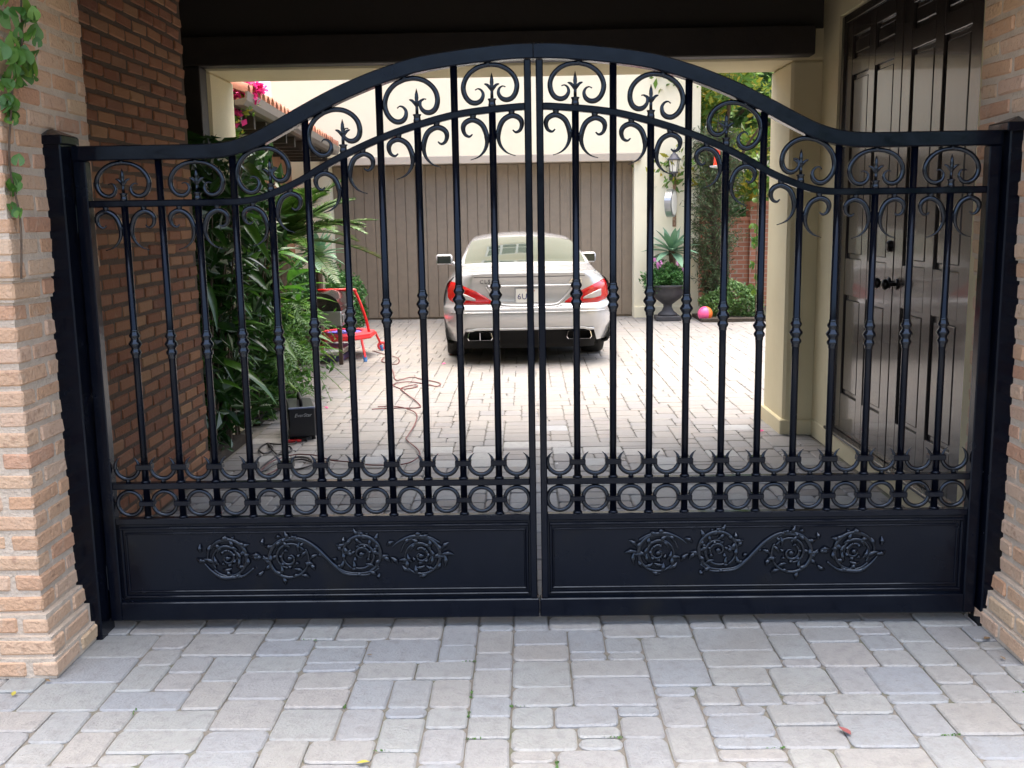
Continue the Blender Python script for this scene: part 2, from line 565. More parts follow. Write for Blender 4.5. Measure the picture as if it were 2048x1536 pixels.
def fill_pavers(x0, x1, y0, y1, rng):
    nx, ny = int(round((x1 - x0) / U)), int(round((y1 - y0) / U))
    occ = [[False] * nx for _ in range(ny)]
    out = []
    kinds = [(4, 3), (3, 3), (3, 2), (2, 2), (3, 2), (2, 3), (3, 1), (2, 1), (4, 2)]
    wts = [1.5, 1.6, 2.6, 1.7, 1.4, 1.5, 0.7, 0.6, 1.0]
    for j in range(ny):
        for i in range(nx):
            if occ[j][i]:
                continue
            ok = []
            for (w, h), wt in zip(kinds, wts):
                if i + w <= nx and j + h <= ny and all(not occ[j + b][i + a] for b in range(h) for a in range(w)):
                    # avoid leaving one-unit slivers
                    if i + w < nx and occ[j][i + w] is False and i + w + 1 < nx and occ[j][i + w + 1]:
                        continue
                    ok.append(((w, h), wt))
            if not ok:
                w = 1
                while i + w < nx and not occ[j][i + w] and w < 2:
                    w += 1
                pick = (w, 1)
            else:
                pick = rng.choices([k for k, _ in ok], [t for _, t in ok])[0]
            w, h = pick
            for b in range(h):
                for a in range(w):
                    occ[j + b][i + a] = True
            out.append((x0 + (i + w / 2) * U, y0 + (j + h / 2) * U, w, h))
    return out


rng = random.Random(11)
pv = []
YA, YB = 0.32, 0.32 + 55 * U
pv += fill_pavers(-2.71, 2.71, YA - 40 * U, YA, rng)
pv += fill_pavers(-2.06, 2.07, YA, YB, rng)
pv += fill_pavers(-3.6, 4.9, YB, 12.5, rng)


def paver_shape(w, h, rng, gap=0.0016):
    """rounded-corner slab with worn top edge"""
    hw, hh = w * U / 2 - gap, h * U / 2 - gap
    r = rng.uniform(0.013, 0.024)
    top, low = [], []
    for (sx, sy, a0) in ((1, 1, 0), (-1, 1, 90), (-1, -1, 180), (1, -1, 270)):
        rr = r * rng.uniform(0.6, 1.5)
        j = (rng.uniform(-0.0022, 0.0008) * sx, rng.uniform(-0.0022, 0.0008) * sy)
        for k in range(3):
            a = math.radians(a0 + 45 * k)
            cx, cy = sx * (hw - rr) + j[0], sy * (hh - rr) + j[1]
            low.append((cx + rr * math.cos(a), cy + rr * math.sin(a)))
            top.append((cx + (rr - 0.0065) * math.cos(a), cy + (rr - 0.0065) * math.sin(a)))
    n = len(top)
    vs = [(x, y, 0.0) for x, y in top] + [(x, y, -0.005) for x, y in low] + [(x, y, -0.03) for x, y in low]
    fs = [tuple(range(n))]
    for L in (0, 1):
        for k in range(n):
            fs.append((L * n + (k + 1) % n, L * n + k, (L + 1) * n + k, (L + 1) * n + (k + 1) % n))
    return vs, fs


def project(p):
    q = Vector(p) - CAM
    x, y, z = q.dot(_r2), q.dot(_d2), q.dot(_f)
    if z < 0.05:
        return None
    return (1024 + 2024.76 * x / z, 768 + 2024.76 * y / z, z)


scored = []
for t in pv:
    q = project((t[0], t[1], 0))
    vis = q is not None and -60 < q[0] < 2108 and q[1] < 1600
    # hidden behind the pillars / gate panel
    if vis and t[1] > 0.1 and t[1] < 1.15:
        vis = False
    scored.append((0 if not vis else t[2] * t[3] * (CAM.z) / ((Vector((t[0], t[1], 0)) - CAM).length ** 3), t))
order = sorted(range(len(pv)), key=lambda i: -scored[i][0])
single = set(order[:298])
shape_cache = {}
far = MB()
prng = random.Random(3)
for i, (x, y, w, h) in enumerate(pv):
    dz = prng.uniform(-0.003, 0.002)
    if i in single:
        key = (w, h, prng.randrange(4))
        if key not in shape_cache:
            vs, fs = paver_shape(w, h, prng)
            shape_cache[key] = MB().add(vs, fs).mesh('paver')
        link('paver', shape_cache[key], M_PAVER, drive, (x, y, dz), (prng.uniform(-.006, .006), prng.uniform(-.006, .006), prng.uniform(-.012, .012)))
    else:
        vs, fs = paver_shape(w, h, prng, 0.0006)
        far.add([(a + x, b + y, c + dz) for a, b, c in vs], fs)
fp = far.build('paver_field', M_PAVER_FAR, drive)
fp['kind'] = 'stuff'

# ------------------------------------------------------------------ brick masonry
BL, BH, BD, BJ, COURSE = 0.198, 0.056, 0.095, 0.017, 0.0745
brick_variants = {}
brng = random.Random(5)


def brick_mesh(L, D, k):
    key = (round(L, 3), round(D, 3), k)
    if key not in brick_variants:
        vs, fs = rbox(0, 0, 0, L / 2, D / 2, BH / 2, 0.007, 0.0028, brng)
        brick_variants[key] = MB().add(vs, fs).mesh('brick')
    return brick_variants[key]


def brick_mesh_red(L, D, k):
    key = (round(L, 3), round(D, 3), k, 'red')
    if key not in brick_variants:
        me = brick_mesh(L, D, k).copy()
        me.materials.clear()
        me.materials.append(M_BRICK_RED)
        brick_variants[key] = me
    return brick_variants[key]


def lay(parent, cx, cy, cz, L, D, rz, mass=None, red=False):
    """one brick: L along its local x"""
    jitter = (brng.uniform(-.0025, .0025), brng.uniform(-.0025, .0025), brng.uniform(-.002, .002))
    r = rz + brng.uniform(-.012, .012)
    if mass is not None:
        vs, fs = rbox(0, 0, 0, L / 2, D / 2, BH / 2, 0.007, 0.0028, brng)
        ca, sa = math.cos(r), math.sin(r)
        mass.add([(cx + x * ca - y * sa, cy + x * sa + y * ca, cz + z) for x, y, z in vs], fs)
        return
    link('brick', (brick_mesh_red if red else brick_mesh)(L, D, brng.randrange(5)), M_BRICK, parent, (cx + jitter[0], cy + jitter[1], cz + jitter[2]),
         (brng.uniform(-.012, .012), brng.uniform(-.02, .02), r + (PI if brng.random() < .5 else 0)))


def pillar(label, xf, side, yf, yb, top, proj, plinth):
    """brick pillar; xf = inner face, side=-1 body lies to -x; yf front, yb back; proj(z)-> face offset toward passage"""
    t = thing('brick_pillar', label, 'pillar', (xf, yf, 0), 0, 'brick pillars either side of the gate')
    core = MB()
    n = int(top / COURSE)
    depth = 0.75
    for c in range(n + 1):
        e = proj(c) - 0.006
        z0 = c * COURSE
        # core in stacked boxes, mortar face recessed 6 mm behind the bricks
        x_in, x_out = -side * e, side * depth
        core.box(min(x_in, x_out), max(x_in, x_out), -e, yb - yf + min(e, 0.0), z0 - 0.0005, z0 + COURSE)
    core.build('mortar', M_MORTAR, t)
    for c in range(n):
        e = proj(c)
        z = c * COURSE + BJ * 0.5 + BH / 2
        y0, y1 = yf - e, yb
        # inner face bricks, running along y
        pos = y0
        k = 0
        first = BL if c % 2 == 0 else BD
        while pos < y1 - 0.03:
            L = first if k == 0 else BL
            if y1 - pos - L < 0.05:
                L = y1 - pos
            if L > 0.03:
                d = BD if (k > 0 or c % 2 == 0) else BL
                xm = xf - side * e + side * d / 2
                lay(t, xm - xf, pos + L / 2 - yf, z, L if True else L, d, PI / 2)
            pos += L + BJ
            k += 1
        # front face bricks, running along x away from the passage
        pos = (BD if c % 2 == 0 else BL) + BJ
        while pos < depth - 0.15:
            if True:
                lay(t, -side * e + side * (pos + BL / 2), y0 + BD / 2 - yf, z, BL, BD, 0)
            pos += BL + BJ
    return t


def projL(c):
    if c <= 2:
        return (0.060, 0.045, 0.024)[c]
    z = c * COURSE
    if z > 1.41:
        return 0.020
    if z > 1.33:
        return 0.010
    return 0.0


pl = pillar('tan brick pillar with climbing vine at the gate\'s left post', -1.752, -1, -0.36, 0.325, 3.0, projL, True)
pr = pillar('tan brick pillar beside the double door and right gate post', 1.805, 1, -0.33, 0.325, 3.0, projL, True)

# inner left wall
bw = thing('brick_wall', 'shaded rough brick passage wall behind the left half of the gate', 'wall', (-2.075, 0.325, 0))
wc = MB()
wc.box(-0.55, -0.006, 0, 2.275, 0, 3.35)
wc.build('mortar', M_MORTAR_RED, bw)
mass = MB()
nb = 0
for c in range(int(3.2 / COURSE)):
    z = c * COURSE + BJ * 0.5 + BH / 2
    pos = -0.02 if c % 2 else -0.02 - (BL + BJ) / 2
    while pos < 2.275 - 0.04:
        a, b = max(pos, 0.0), min(pos + BL, 2.278)
        if b - a > 0.04:
            inview = (a + b) / 2 > 0.83 and 0.02 < z < 2.75 and b > 0.8
            if inview and nb < 292:
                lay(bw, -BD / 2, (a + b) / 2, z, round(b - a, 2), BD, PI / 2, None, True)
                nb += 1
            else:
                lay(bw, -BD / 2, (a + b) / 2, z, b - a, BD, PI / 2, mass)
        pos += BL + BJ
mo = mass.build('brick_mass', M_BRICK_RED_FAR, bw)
mo['kind'] = 'stuff'

# ------------------------------------------------------------------ house over the passage
house = thing('house', 'cream stucco house with a covered drive passage and dark ceiling beams', 'house', (0, 0, 0))


def hp(name, m, *boxes, parent=None, bev=0.0):
    mb = MB()
    for b in boxes:
        mb.box(*b, bev)
    return mb.build(name, m, parent or house)


hp('front_lintel', M_STUCCO, (-3.6, 3.6, -0.36, 0.30, 2.50, 3.45))
hp('front_eave', M_DARKWOOD, (-7.5, 8.0, -0.95, -0.361, 3.00, 3.13))
hp('ceiling', M_CEIL, (-2.95, 2.75, 0.302, 3.497, 3.30, 3.449))
hp('back_lintel', M_STUCCO, (-2.95, 2.75, 3.5, 4.1, 2.642, 3.449), bev=0.012)
bm_ = hp('beam', M_DARKWOOD, (-2.44, 1.97, 3.33, 3.475, 2.652, 2.845), bev=0.008)
hp('shade_board', mat('shade_board_taupe', (0.042, 0.036, 0.030), 0.8, bump=(30, .2)), (-2.95, 2.06, 3.476, 3.4985, 2.846, 3.299))  # added board, its dark colour stands for shade on the stucco lintel
for yy in (2.5, 1.6, 0.75):
    hp('beam', M_DARKWOOD, (-2.06, 2.05, yy, yy + 0.17, 3.06, 3.299), bev=0.008)
hp('pier', M_STUCCO, (1.858, 2.75, 3.5, 4.1, 0.0, 2.6415), bev=0.02)
hp('pier_plinth', M_STUCCO, (1.836, 2.70, 3.478, 4.122, -0.01, 0.11), bev=0.008)
hp('pier', M_STUCCO, (-2.95, -2.195, 3.5, 4.1, 0.0, 2.6415), bev=0.02)
hp('shade_post', M_DARKWOOD, (-2.43, -2.212, 3.34, 3.498, 0.0, 2.651), bev=0.006)  # added dark post standing for the shade on the pier front
hp('niche_wall', M_CEIL, (-2.95, -2.80, 2.602, 3.498, 0.0, 3.30))  # ceiling brown puts the niche's shade into the wall colour
# right wall with the door opening
DX = 2.07
hp('side_wall', M_STUCCO, (DX, 2.75, 3.14, 3.498, 0.0, 3.30), (DX, 2.75, 0.327, 0.985, 0.0, 3.299), (DX, 2.75, 0.986, 3.139, 2.86, 3.298))
hp('door_curb', M_STUCCO, (2.062, 2.75, 0.99, 3.50, -0.01, 0.115), bev=0.006)
# upper storey and roof, reflected in the glass of the car
hp('upper_wall', M_STUCCO, (-7.5, 8.0, 0.0, 4.098, 3.452, 5.0))
rf = MB()
rf.add([(-8.0, -0.6, 4.95), (8.5, -0.6, 4.95), (8.5, 4.5, 4.95), (-8.0, 4.5, 4.95), (-7.0, 2.05, 5.8), (7.5, 2.05, 5.8)],
       [(0, 1, 5, 4), (2, 3, 4, 5), (1, 2, 5), (3, 0, 4), (3, 2, 1, 0)])
rf.build('roof', M_TILE, house)
for wx in (-1.6, 1.5):
    w = hp('window', M_GLASS, (wx - 0.62, wx + 0.62, 4.100, 4.115, 3.62, 4.70))
    fr = MB()
    for xx in (-0.62, -0.2, 0.2, 0.62):
        fr.box(wx + xx - 0.03, wx + xx + 0.03, 4.116, 4.15, 3.59, 4.73)
    for zz in (3.62, 3.98, 4.34, 4.70):
        fr.box(wx - 0.65, wx + 0.65, 4.118, 4.146, zz - 0.03, zz + 0.03)
    fr.build('muntin', M_WHITE, w)
# side wings so that the passage is not a free-standing arch
hp('side_wing', M_STUCCO, (2.752, 9.0, 0.2, 4.05, 0.0, 3.45), (-9.0, -2.635, 0.2, 4.05, 0.0, 3.45))

# double door
door = MB()
door.box(2.135, 2.17, 0.99, 3.135, 0.10, 2.858)
dfr = door.build('door', M_DOOR, house)
jm = MB()
jm.box(2.085, 2.134, 3.075, 3.136, 0.14, 2.85, 0.004)
jm.box(2.085, 2.134, 0.99, 1.045, 0.14, 2.85, 0.004)
jm.box(2.087, 2.134, 1.046, 3.074, 2.80, 2.852, 0.004)
jm.box(2.05, 2.134, 0.992, 3.134, 0.117, 0.139, 0.004)
jm.build('door_frame', M_DOOR, dfr)
for (ya, yb) in ((1.048, 2.052), (2.066, 3.072)):
    lf = MB()
    lf.box(2.118, 2.134, ya, yb, 0.142, 2.798)
    st = 0.125
    xs = [ya, ya + st, (ya + yb) / 2 - 0.055, (ya + yb) / 2 + 0.055, yb - st, yb]
    zs = [0.142, 0.40, 1.06, 1.30, 2.46, 2.56, 2.70, 2.798]
    F = 2.100
    for a, b in ((0, 1), (2, 3), (4, 5)):
        lf.box(F, 2.1178, xs[a], xs[b], 0.142, 2.798, 0.003)
    for a, b in ((0, 1), (2, 3), (4, 5), (6, 7)):
        lf.box(F + 0.0006, 2.1176, xs[1] + 0.0005, xs[2] - 0.0005, zs[a], zs[b], 0.003)
        lf.box(F + 0.0006, 2.1176, xs[3] + 0.0005, xs[4] - 0.0005, zs[a], zs[b], 0.003)
    lf.build('door_leaf', M_DOOR, dfr)
    for (za, zb) in ((0.40, 1.06), (1.30, 2.46), (2.56, 2.70)):
        for (a, b) in ((1, 2), (3, 4)):
            MB().box(2.107, 2.1175, xs[a] + 0.028, xs[b] - 0.028, za + 0.03, zb - 0.03, 0.006).build('panel', M_DOOR, dfr)
for yk in (2.125, 1.99):
    kn = MB()
    kn.tube([(2.10, yk, 1.19), (2.045, yk, 1.19)], [0.012, 0.010], 12)
    kn.tube([(2.102, yk, 1.19), (2.092, yk, 1.19)], [0.034, 0.030], 16)
    kn.tube([(2.052, yk, 1.19), (2.046, yk, 1.19), (2.030, yk, 1.19), (2.016, yk, 1.19), (2.012, yk, 1.19)], [0.012, 0.026, 0.033, 0.022, 0.004], 14)
    kn.build('handle', M_DOORHW, dfr, smooth=True)
MB().tube([(2.10, 2.125, 1.40), (2.085, 2.125, 1.40), (2.078, 2.125, 1.40)], [0.034, 0.032, 0.022], 16).build('deadbolt', M_DOORHW, dfr)

# planting bed edge in the niche
bed = MB()
bed.box(-2.80, -2.085, 2.60, 3.498, -0.01, 0.05)
bed.box(-3.6, -2.14, 4.101, 5.6, -0.01, 0.045)
bed.box(-3.6, -2.55, 5.6, 12.2, -0.01, 0.045)
b_o = bed.build('planting_bed', M_SOIL)
tag(b_o, 'dark soil bed along the left side of the drive', 'soil', kind='structure')
bedr = MB().box(2.62, 5.2, 11.35, 13.4, -0.01, 0.05).build('planting_bed', M_SOIL)
tag(bedr, 'dark soil bed under the clipped shrub beside the garage', 'soil', kind='structure')

# ------------------------------------------------------------------ the gate
XC = 0.0355
TOP = [(0, 2.219), (0.07, 2.218), (0.2, 2.208), (0.35, 2.190), (0.446, 2.173), (0.53, 2.149), (0.624, 2.117), (0.743, 2.068), (0.864, 2.008), (0.95, 1.962), (1.03, 1.922), (1.107, 1.897), (1.17, 1.888), (1.24, 1.885), (1.4, 1.885), (1.75, 1.885)]
SEC = [(0, 2.012), (0.072, 2.010), (0.28, 1.988), (0.44, 1.949), (0.57, 1.906), (0.70, 1.851), (0.80, 1.800), (0.88, 1.755), (0.99, 1.709), (1.05, 1.693), (1.12, 1.687), (1.24, 1.686), (1.6, 1.686), (1.75, 1.686)]
KNU = [(0.152, 1.312), (0.29, 1.297), (0.427, 1.282), (0.565, 1.251), (0.703, 1.222), (0.841, 1.182), (0.979, 1.154), (1.117, 1.146), (1.255, 1.142), (1.393, 1.144), (1.531, 1.147)]


def slope(tab, x):
    return (smoothtab(tab, x + 0.02) - smoothtab(tab, x - 0.02)) / 0.04


def rail_sweep(tab, xa, xb, th, y0, y1, s, bev=0.004):
    """curved flat tube whose top edge follows tab, mirrored by s"""
    mb = MB()
    n = 64
    prof = [(y0 + bev, 0), (y1 - bev, 0), (y1, -bev), (y1, -th + bev), (y1 - bev, -th), (y0 + bev, -th), (y0, -th + bev), (y0, -bev)]
    m = len(prof)
    vs, fs = [], []
    for i in range(n + 1):
        x = xa + (xb - xa) * i / n
        z = smoothtab(tab, x)
        k = slope(tab, x) if 0.03 < x < 1.6 else 0
        L = math.hypot(1, k)
        nx, nz = -k / L, 1 / L
        for (y, d) in prof:
            vs.append((s * (x + nx * d) if 0 < i < n else s * x, y, z + (nz * d if 0 < i < n else d)))
    for i in range(n):
        for j in range(m):
            a, b = i * m + j, i * m + (j + 1) % m
            fs.append((a, b, b + m, a + m))
    fs.append(tuple(range(m)))
    fs.append(tuple(n * m + j for j in range(m)))
    return mb.add(vs, fs)


CS = [(0, .146), (.035, .141), (.068, .124), (.090, .098), (.098, .070), (.092, .042), (.076, .023), (.055, .018), (.037, .026), (.028, .044), (.033, .060), (.045, .067), (.056, .063)]


def mk_cscroll():
    mb = MB()
    half = spline([(x, 0, z) for x, z in CS], 4)
    n = len(half)
    path = [Vector((-p.x, 0, p.z)) for p in reversed(half)] + half[1:]
    rad = []
    for i in range(len(path)):
        t = abs(i - (n - 1)) / (n - 1)
        rad.append(0.0086 + 0.0012 * math.sin(PI * min(1, t / 0.75)) ** 2 if t < 0.66 else max(0.0022, 0.0100 * (1 - (t - 0.60) / 0.43)))
    mb.tube(path, rad, 10)
    mb.tube([(0, 0, .140), (0, 0, .158)], [0.008, 0.012], 8)
    return mb.mesh('c_scroll', True)


LS = [(-.074, -.070), (-.086, -.079), (-.102, -.070), (-.108, -.047), (-.098, -.028), (-.071, -.019), (-.040, -.035), (-.024, -.068), (-.021, -.100), (-.031, -.130), (-.053, -.152), (-.083, -.163)]


def mk_tailscroll(s):
    mb = MB()
    path = spline([(s * x, 0, z) for x, z in LS], 4)
    n = len(path)
    rad = []
    for i in range(n):
        t = i / (n - 1)
        rad.append(0.0024 + 0.0074 * min(1, t / 0.30) if t < 0.30 else (0.0098 + 0.0006 * math.sin(PI * (t - .3) / .45) if t < 0.70 else max(0.0016, 0.0102 * (1 - (t - 0.66) / 0.36))))
    mb.tube(path, rad, 10)
    mb.tube([(s * -.071, 0, -.016), (s * -.071, 0, .004)], [0.010, 0.013], 8)
    mb.tube([(s * -.024, 0, -.080), (s * -.008, 0, -.080)], [0.006, 0.006], 6)
    return mb.mesh('tail_scroll', True)


def mk_horn():
    mb = MB()
    R = 0.0465
    path, rad = [], []
    for i in range(33):
        t = -1 + 2 * i / 32
        a = math.radians(270 + 145 * t)
        path.append((R * math.cos(a), 0, R * math.sin(a)))
        rad.append(max(0.0014, 0.0088 * (1 - abs(t) ** 4.0)))
    mb.tube(path, rad, 10)
    mb.tube([(0, 0, -R + .002), (0, 0, -R - .016)], [0.006, 0.011], 8)
    return mb.mesh('horn', True)


def mk_spear():
    mb = MB()
    mb.lathe([(0.014, -0.003), (0.014, 0.006), (0.0125, 0.010), (0.0125, 0.019), (0.0155, 0.022), (0.0155, 0.026), (0.006, 0.0265), (0.0055, 0.058), (0.0085, 0.066), (0.0060, 0.074), (0.0075, 0.084), (0.0060, 0.098), (0.0005, 0.118)], 10)
    for s in (-1, 1):
        mb.tube(spline([(0, 0, .055), (s * .008, 0, .066), (s * .017, 0, .075), (s * .028, 0, .0785)], 3), [.0055, .0058, .006, .006, .0058, .0055, .005, .0042, .003, .001], 8, flat=0.6)
    return mb.mesh('spear_finial', True)


def mk_knuckle():
    prof = [(0.0135, -0.056), (0.0150, -0.054), (0.0155, -0.049), (0.0150, -0.045), (0.0205, -0.036), (0.0212, -0.032), (0.0205, -0.028), (0.0150, -0.020), (0.0165, -0.015), (0.0240, -0.004), (0.0250, 0.0), (0.0240, 0.004), (0.0165, 0.015), (0.0150, 0.020),
            (0.0205, 0.028), (0.0212, 0.032), (0.0205, 0.036), (0.0150, 0.045), (0.0155, 0.049), (0.0150, 0.054), (0.0135, 0.056)]
    return MB().lathe(prof, 16).mesh('knuckle', True)


me_c, me_h, me_s, me_k = mk_cscroll(), mk_horn(), mk_spear(), mk_knuckle()
me_t = {-1: mk_tailscroll(1), 1: mk_tailscroll(-1)}
me_ring = MB().ring((0, 0, 0), 0.0475, 0.0082, 28, 10, 'y').mesh('ring', True)
me_col = MB().box(-0.031, 0.031, -0.0195, 0.0195, -0.0115, 0.0115, 0.003).mesh('collar')

GY = 0.026      # gate centre plane
PR = 0.0132     # picket radius


def ornament(s):
    """cast rinceau applied to the panel; mirrored by s. coordinates from its left end on the left leaf"""
    k = 0.00196 / 3.724
    ox, oz = 1024.0, 262.0

    def P(x, y, d=0.0):
        return Vector(((x - ox) * k * s, -d, (oz - y) * k))
    mb = MB()

    def vine(pts, r0, r1, mid=None, n=8):
        path = spline([P(*p) for p in pts], 5)
        L = len(path)
        rad = []
        for i in range(L):
            t = i / (L - 1)
            m = mid if mid else max(r0, r1)
            rad.append((r0 + (m - r0) * t * 2) if t < .5 else (m + (r1 - m) * (t - .5) * 2))
        mb.tube(path, [q * 1.55 for q in rad], n)

    def circ(cx, cy, R, a0, a1, r0, r1, shrink=0.0, mid=None):
        pts = []
        for i in range(14):
            t = i / 13
            a = math.radians(a0 + (a1 - a0) * t)
            r = R * (1 - shrink * t)
            pts.append((cx + r * math.cos(a), cy + r * math.sin(a)))
        vine(pts, r0, r1, mid)

    def blob(x, y, r):
        r *= 1.25
        c = P(x, y)
        mb.tube([c + Vector((-r, 0, 0)), c + Vector((-r * .5, 0, 0)), c, c + Vector((r * .6, 0, 0)), c + Vector((r * 1.3, 0, r * .4))], [r * .2, r * .8, r, r * .7, r * .1], 7)

    def leaflet(x, y, ang, L, r):
        a = math.radians(ang)
        pts = [(x + L * t * math.cos(a + 0.5 * t), y + L * t * math.sin(a + 0.5 * t)) for t in (0, .35, .7, 1)]
        vine(pts, r * .5, r * .1, r * 1.5, 6)
    # four rosettes
    for (cx, cy, R, sp, st) in ((275, 262, 152, 1, 170), (740, 268, 158, -1, -60), (1280, 240, 150, -1, 95), (1725, 258, 152, 1, 190)):
        circ(cx, cy, R, st, st + sp * 330, .0028, .0030, 0.10, .0060)
        circ(cx, cy, R * .93, st + sp * 30, st + sp * 150, .0015, .0015, 0.02, .0045)
        circ(cx, cy, R * .80, st + sp * 330, st + sp * 560, .0030, .0025, 0.42, .0048)
        circ(cx, cy, R * .42, st + sp * 60, st + sp * 420, .0035, .0015, 0.72, .0046)
        blob(cx, cy, .010)
        for a in (0, 70, 140, 205, 275, 325):
            aa = math.radians(a)
            leaflet(cx + R * .55 * math.cos(aa), cy + R * .55 * math.sin(aa), a + 75 * sp, 80, .0042)
        for q in range(11):
            a = st + sp * (25 + 27 * q)
            aa = math.radians(a)
            leaflet(cx + R * .96 * math.cos(aa), cy + R * .96 * math.sin(aa), a + sp * (128 if q % 2 else 66), 74, .0050)
        for q in range(6):
            a = st + sp * (40 + 52 * q)
            aa = math.radians(a)
            leaflet(cx + R * .36 * math.cos(aa), cy + R * .36 * math.sin(aa), a + sp * 80, 40, .0042)
        for a in (265, 285):
            aa = math.radians(a)
            leaflet(cx + R * math.cos(aa), cy + R * math.sin(aa), a, 30, .004)
    # the S vine that joins the middle rosettes, with doubled strands
    for off in (0, 14):
        vine([(640, 170 + off), (700, 125 + off), (760, 108 + off), (850, 125 + off), (940, 185 + off * .6), (1015, 265), (1080, 335 - off * .6), (1150, 390 - off), (1240, 402 - off), (1330, 400 - off), (1410, 350 - off)], .002, .002, .0065 - off * .0001)
    vine([(1510, 190), (1560, 150), (1640, 112), (1710, 105), (1800, 120), (1870, 160)], .002, .003, .006)
    vine([(100, 300), (150, 360), (220, 410), (300, 412), (390, 400), (470, 340)], .002, .003, .007)
    # leaf sprays between and at both ends
    for (x, y, a, L) in ((420, 238, 200, 60), (470, 235, -20, 60), (505, 258, 150, 55), (560, 270, 20, 70), (590, 280, 180, 60), (1400, 240, 190, 60), (1450, 262, 10, 70), (1520, 275, 20, 60), (1580, 285, -20, 60), (1620, 300, 60, 70),
                         (1840, 265, -30, 70), (1900, 240, -25, 75), (1890, 190, -70, 60), (1910, 270, 60, 80), (1480, 165, -60, 50), (1180, 235, 210, 70), (1130, 205, 200, 45), (1150, 145, 240, 40), (870, 300, -10, 60), (905, 320, 30, 50),
                         (90, 285, 170, 55), (70, 200, 240, 50), (120, 265, 0, 80), (540, 150, 250, 40), (395, 170, -50, 50), (530, 380, 120, 50)):
        leaflet(x - .35 * L * math.cos(math.radians(a)), y - .35 * L * math.sin(math.radians(a)), a, L * 1.35, .0052)
    for q in range(12):
        t_ = q / 11
        x_ = 640 + 770 * t_
        y_ = 250 - 145 * math.cos(PI * (t_ * 1.12 - .06)) * (1 if True else 0)
        leaflet(x_, y_, 20 + 40 * math.sin(PI * t_) + (70 if q % 2 else -60), 46, .0044)
    for (x, y, r) in ((415, 238, .010), (510, 258, .009), (1195, 238, .009), (1285, 80, .008), (1705, 88, .010), (770, 102, .008), (270, 105, .008), (1450, 262, .009)):
        blob(x, y, r)
    return mb


def leaf_of_gate(s, label):
    t = thing('gate_leaf', label, 'gate', (XC, 0, 0), 0, 'leaves of the driveway gate')
    lo, hi = 0.0085, 1.657
    out = 1.704

    def part(mb, name, par=None, smooth=False):
        return fix_normals(mb.build(name, M_IRON, par or t, smooth=smooth))

    def sbox(x0, x1, y0, y1, z0, z1, b=0.004):
        a, c = sorted((s * x0, s * x1))
        return MB().box(a, c, y0, y1, z0, z1, b)
    part(rail_sweep(TOP, 0.0015, out, 0.054, 0.0, 0.052, s), 'top_rail')
    part(rail_sweep(SEC, lo + 0.025, hi + 0.003, 0.0255, 0.011, 0.041, s), 'scroll_rail')
    part(sbox(lo, lo + 0.0262, 0.001, 0.051, 0.1185, 2.163), 'meeting_stile')
    part(sbox(hi, out, 0.001, 0.051, 0.042, 1.8305), 'hinge_stile')
    part(sbox(lo + 0.0255, hi + 0.002, 0.009, 0.043, 0.5765, 0.6020, 0.003), 'middle_rail')
    part(sbox(lo + 0.0255, hi + 0.002, 0.009, 0.043, 0.4345, 0.4600, 0.003), 'lower_rail')
    part(sbox(0.0015, hi + 0.002, 0.0, 0.052, 0.043, 0.1180), 'bottom_rail')
    pn = part(sbox(lo + 0.024, hi + 0.004, 0.022, 0.030, 0.116, 0.437, 0), 'kick_panel')
    mo = MB()
    for inset, w, pr in ((0.012, 0.010, 0.010), (0.034, 0.008, 0.006)):
        xa, xb = lo + 0.0262 + inset * .5, hi - inset * .8
        za, zb = 0.1185 + inset, 0.434 - inset
        y0, y1 = 0.0219 - pr, 0.0219
        for (a, b, c, d) in ((xa, xb, za, za + w), (xa, xb, zb - w, zb)):
            q = sorted((s * a, s * b))
            mo.box(q[0], q[1], y0, y1, c, d, 0.003)
        for (a, b) in ((xa, xa + w), (xb - w, xb)):
            q = sorted((s * a, s * b))
            mo.box(q[0], q[1], y0 + 0.0003, y1, za + w - 0.001, zb - w + 0.001, 0.003)
    part(mo, 'moulding', pn)
    orn = fix_normals(ornament(-s).build('scrollwork', M_CAST, pn, smooth=True))
    orn.location = (s * 0.834, 0.018, 0.292)
    for k in range(11):
        x = 0.152 + 0.138 * k
        spearp = (k % 2 == 0)
        zs = smoothtab(SEC, x)
        ztop = zs - 0.0235 if spearp else smoothtab(TOP, x) - 0.050
        pk = MB()
        pk.tube([(s * x, GY, 0.458), (s * x, GY, ztop)], PR, 14)
        for zz in (0.4605, 0.6025):
            pk.lathe([(0.0185, 0.0), (0.0175, 0.005), (PR, 0.009)], 14, (s * x, GY, zz))
        p = part(pk, 'picket', None, True)
        kz = smoothtab(KNU, x)
        link('knuckle', me_k, M_CAST, p, (s * x, GY, kz))
        link('collar', me_col, M_IRON, p, (s * x, GY, 0.6655), (0, 0, 0))
        link('collar', me_col, M_IRON, p, (s * x, GY, 0.5195), (0, 0, 0), (0.94, 1, 0.9))
        if spearp:
            link('spear_finial', me_s, M_CAST, t, (s * x, GY, zs))
            ang = math.atan(slope(SEC, x)) * s
            gap = (smoothtab(TOP, x) - 0.054 - zs)
            link('c_scroll', me_c, M_CAST, t, (s * x, GY, zs - 0.002), (0, -ang, 0), (1, 1, max(0.9, gap * math.cos(ang) / 0.152)))
            for side in (-1, 1):
                xx = x + side * 0.071 * s
                dz = smoothtab(SEC, xx) - 0.026
                sl = link('tail_scroll', me_t[side], M_CAST, t, (s * x, GY, dz + 0.004))
    for k in range(12):
        x = 0.083 + 0.138 * k
        link('horn', me_h, M_CAST, t, (s * x, GY, 0.664))
        link('ring', me_ring, M_CAST, t, (s * x, GY, 0.5182))
    return t


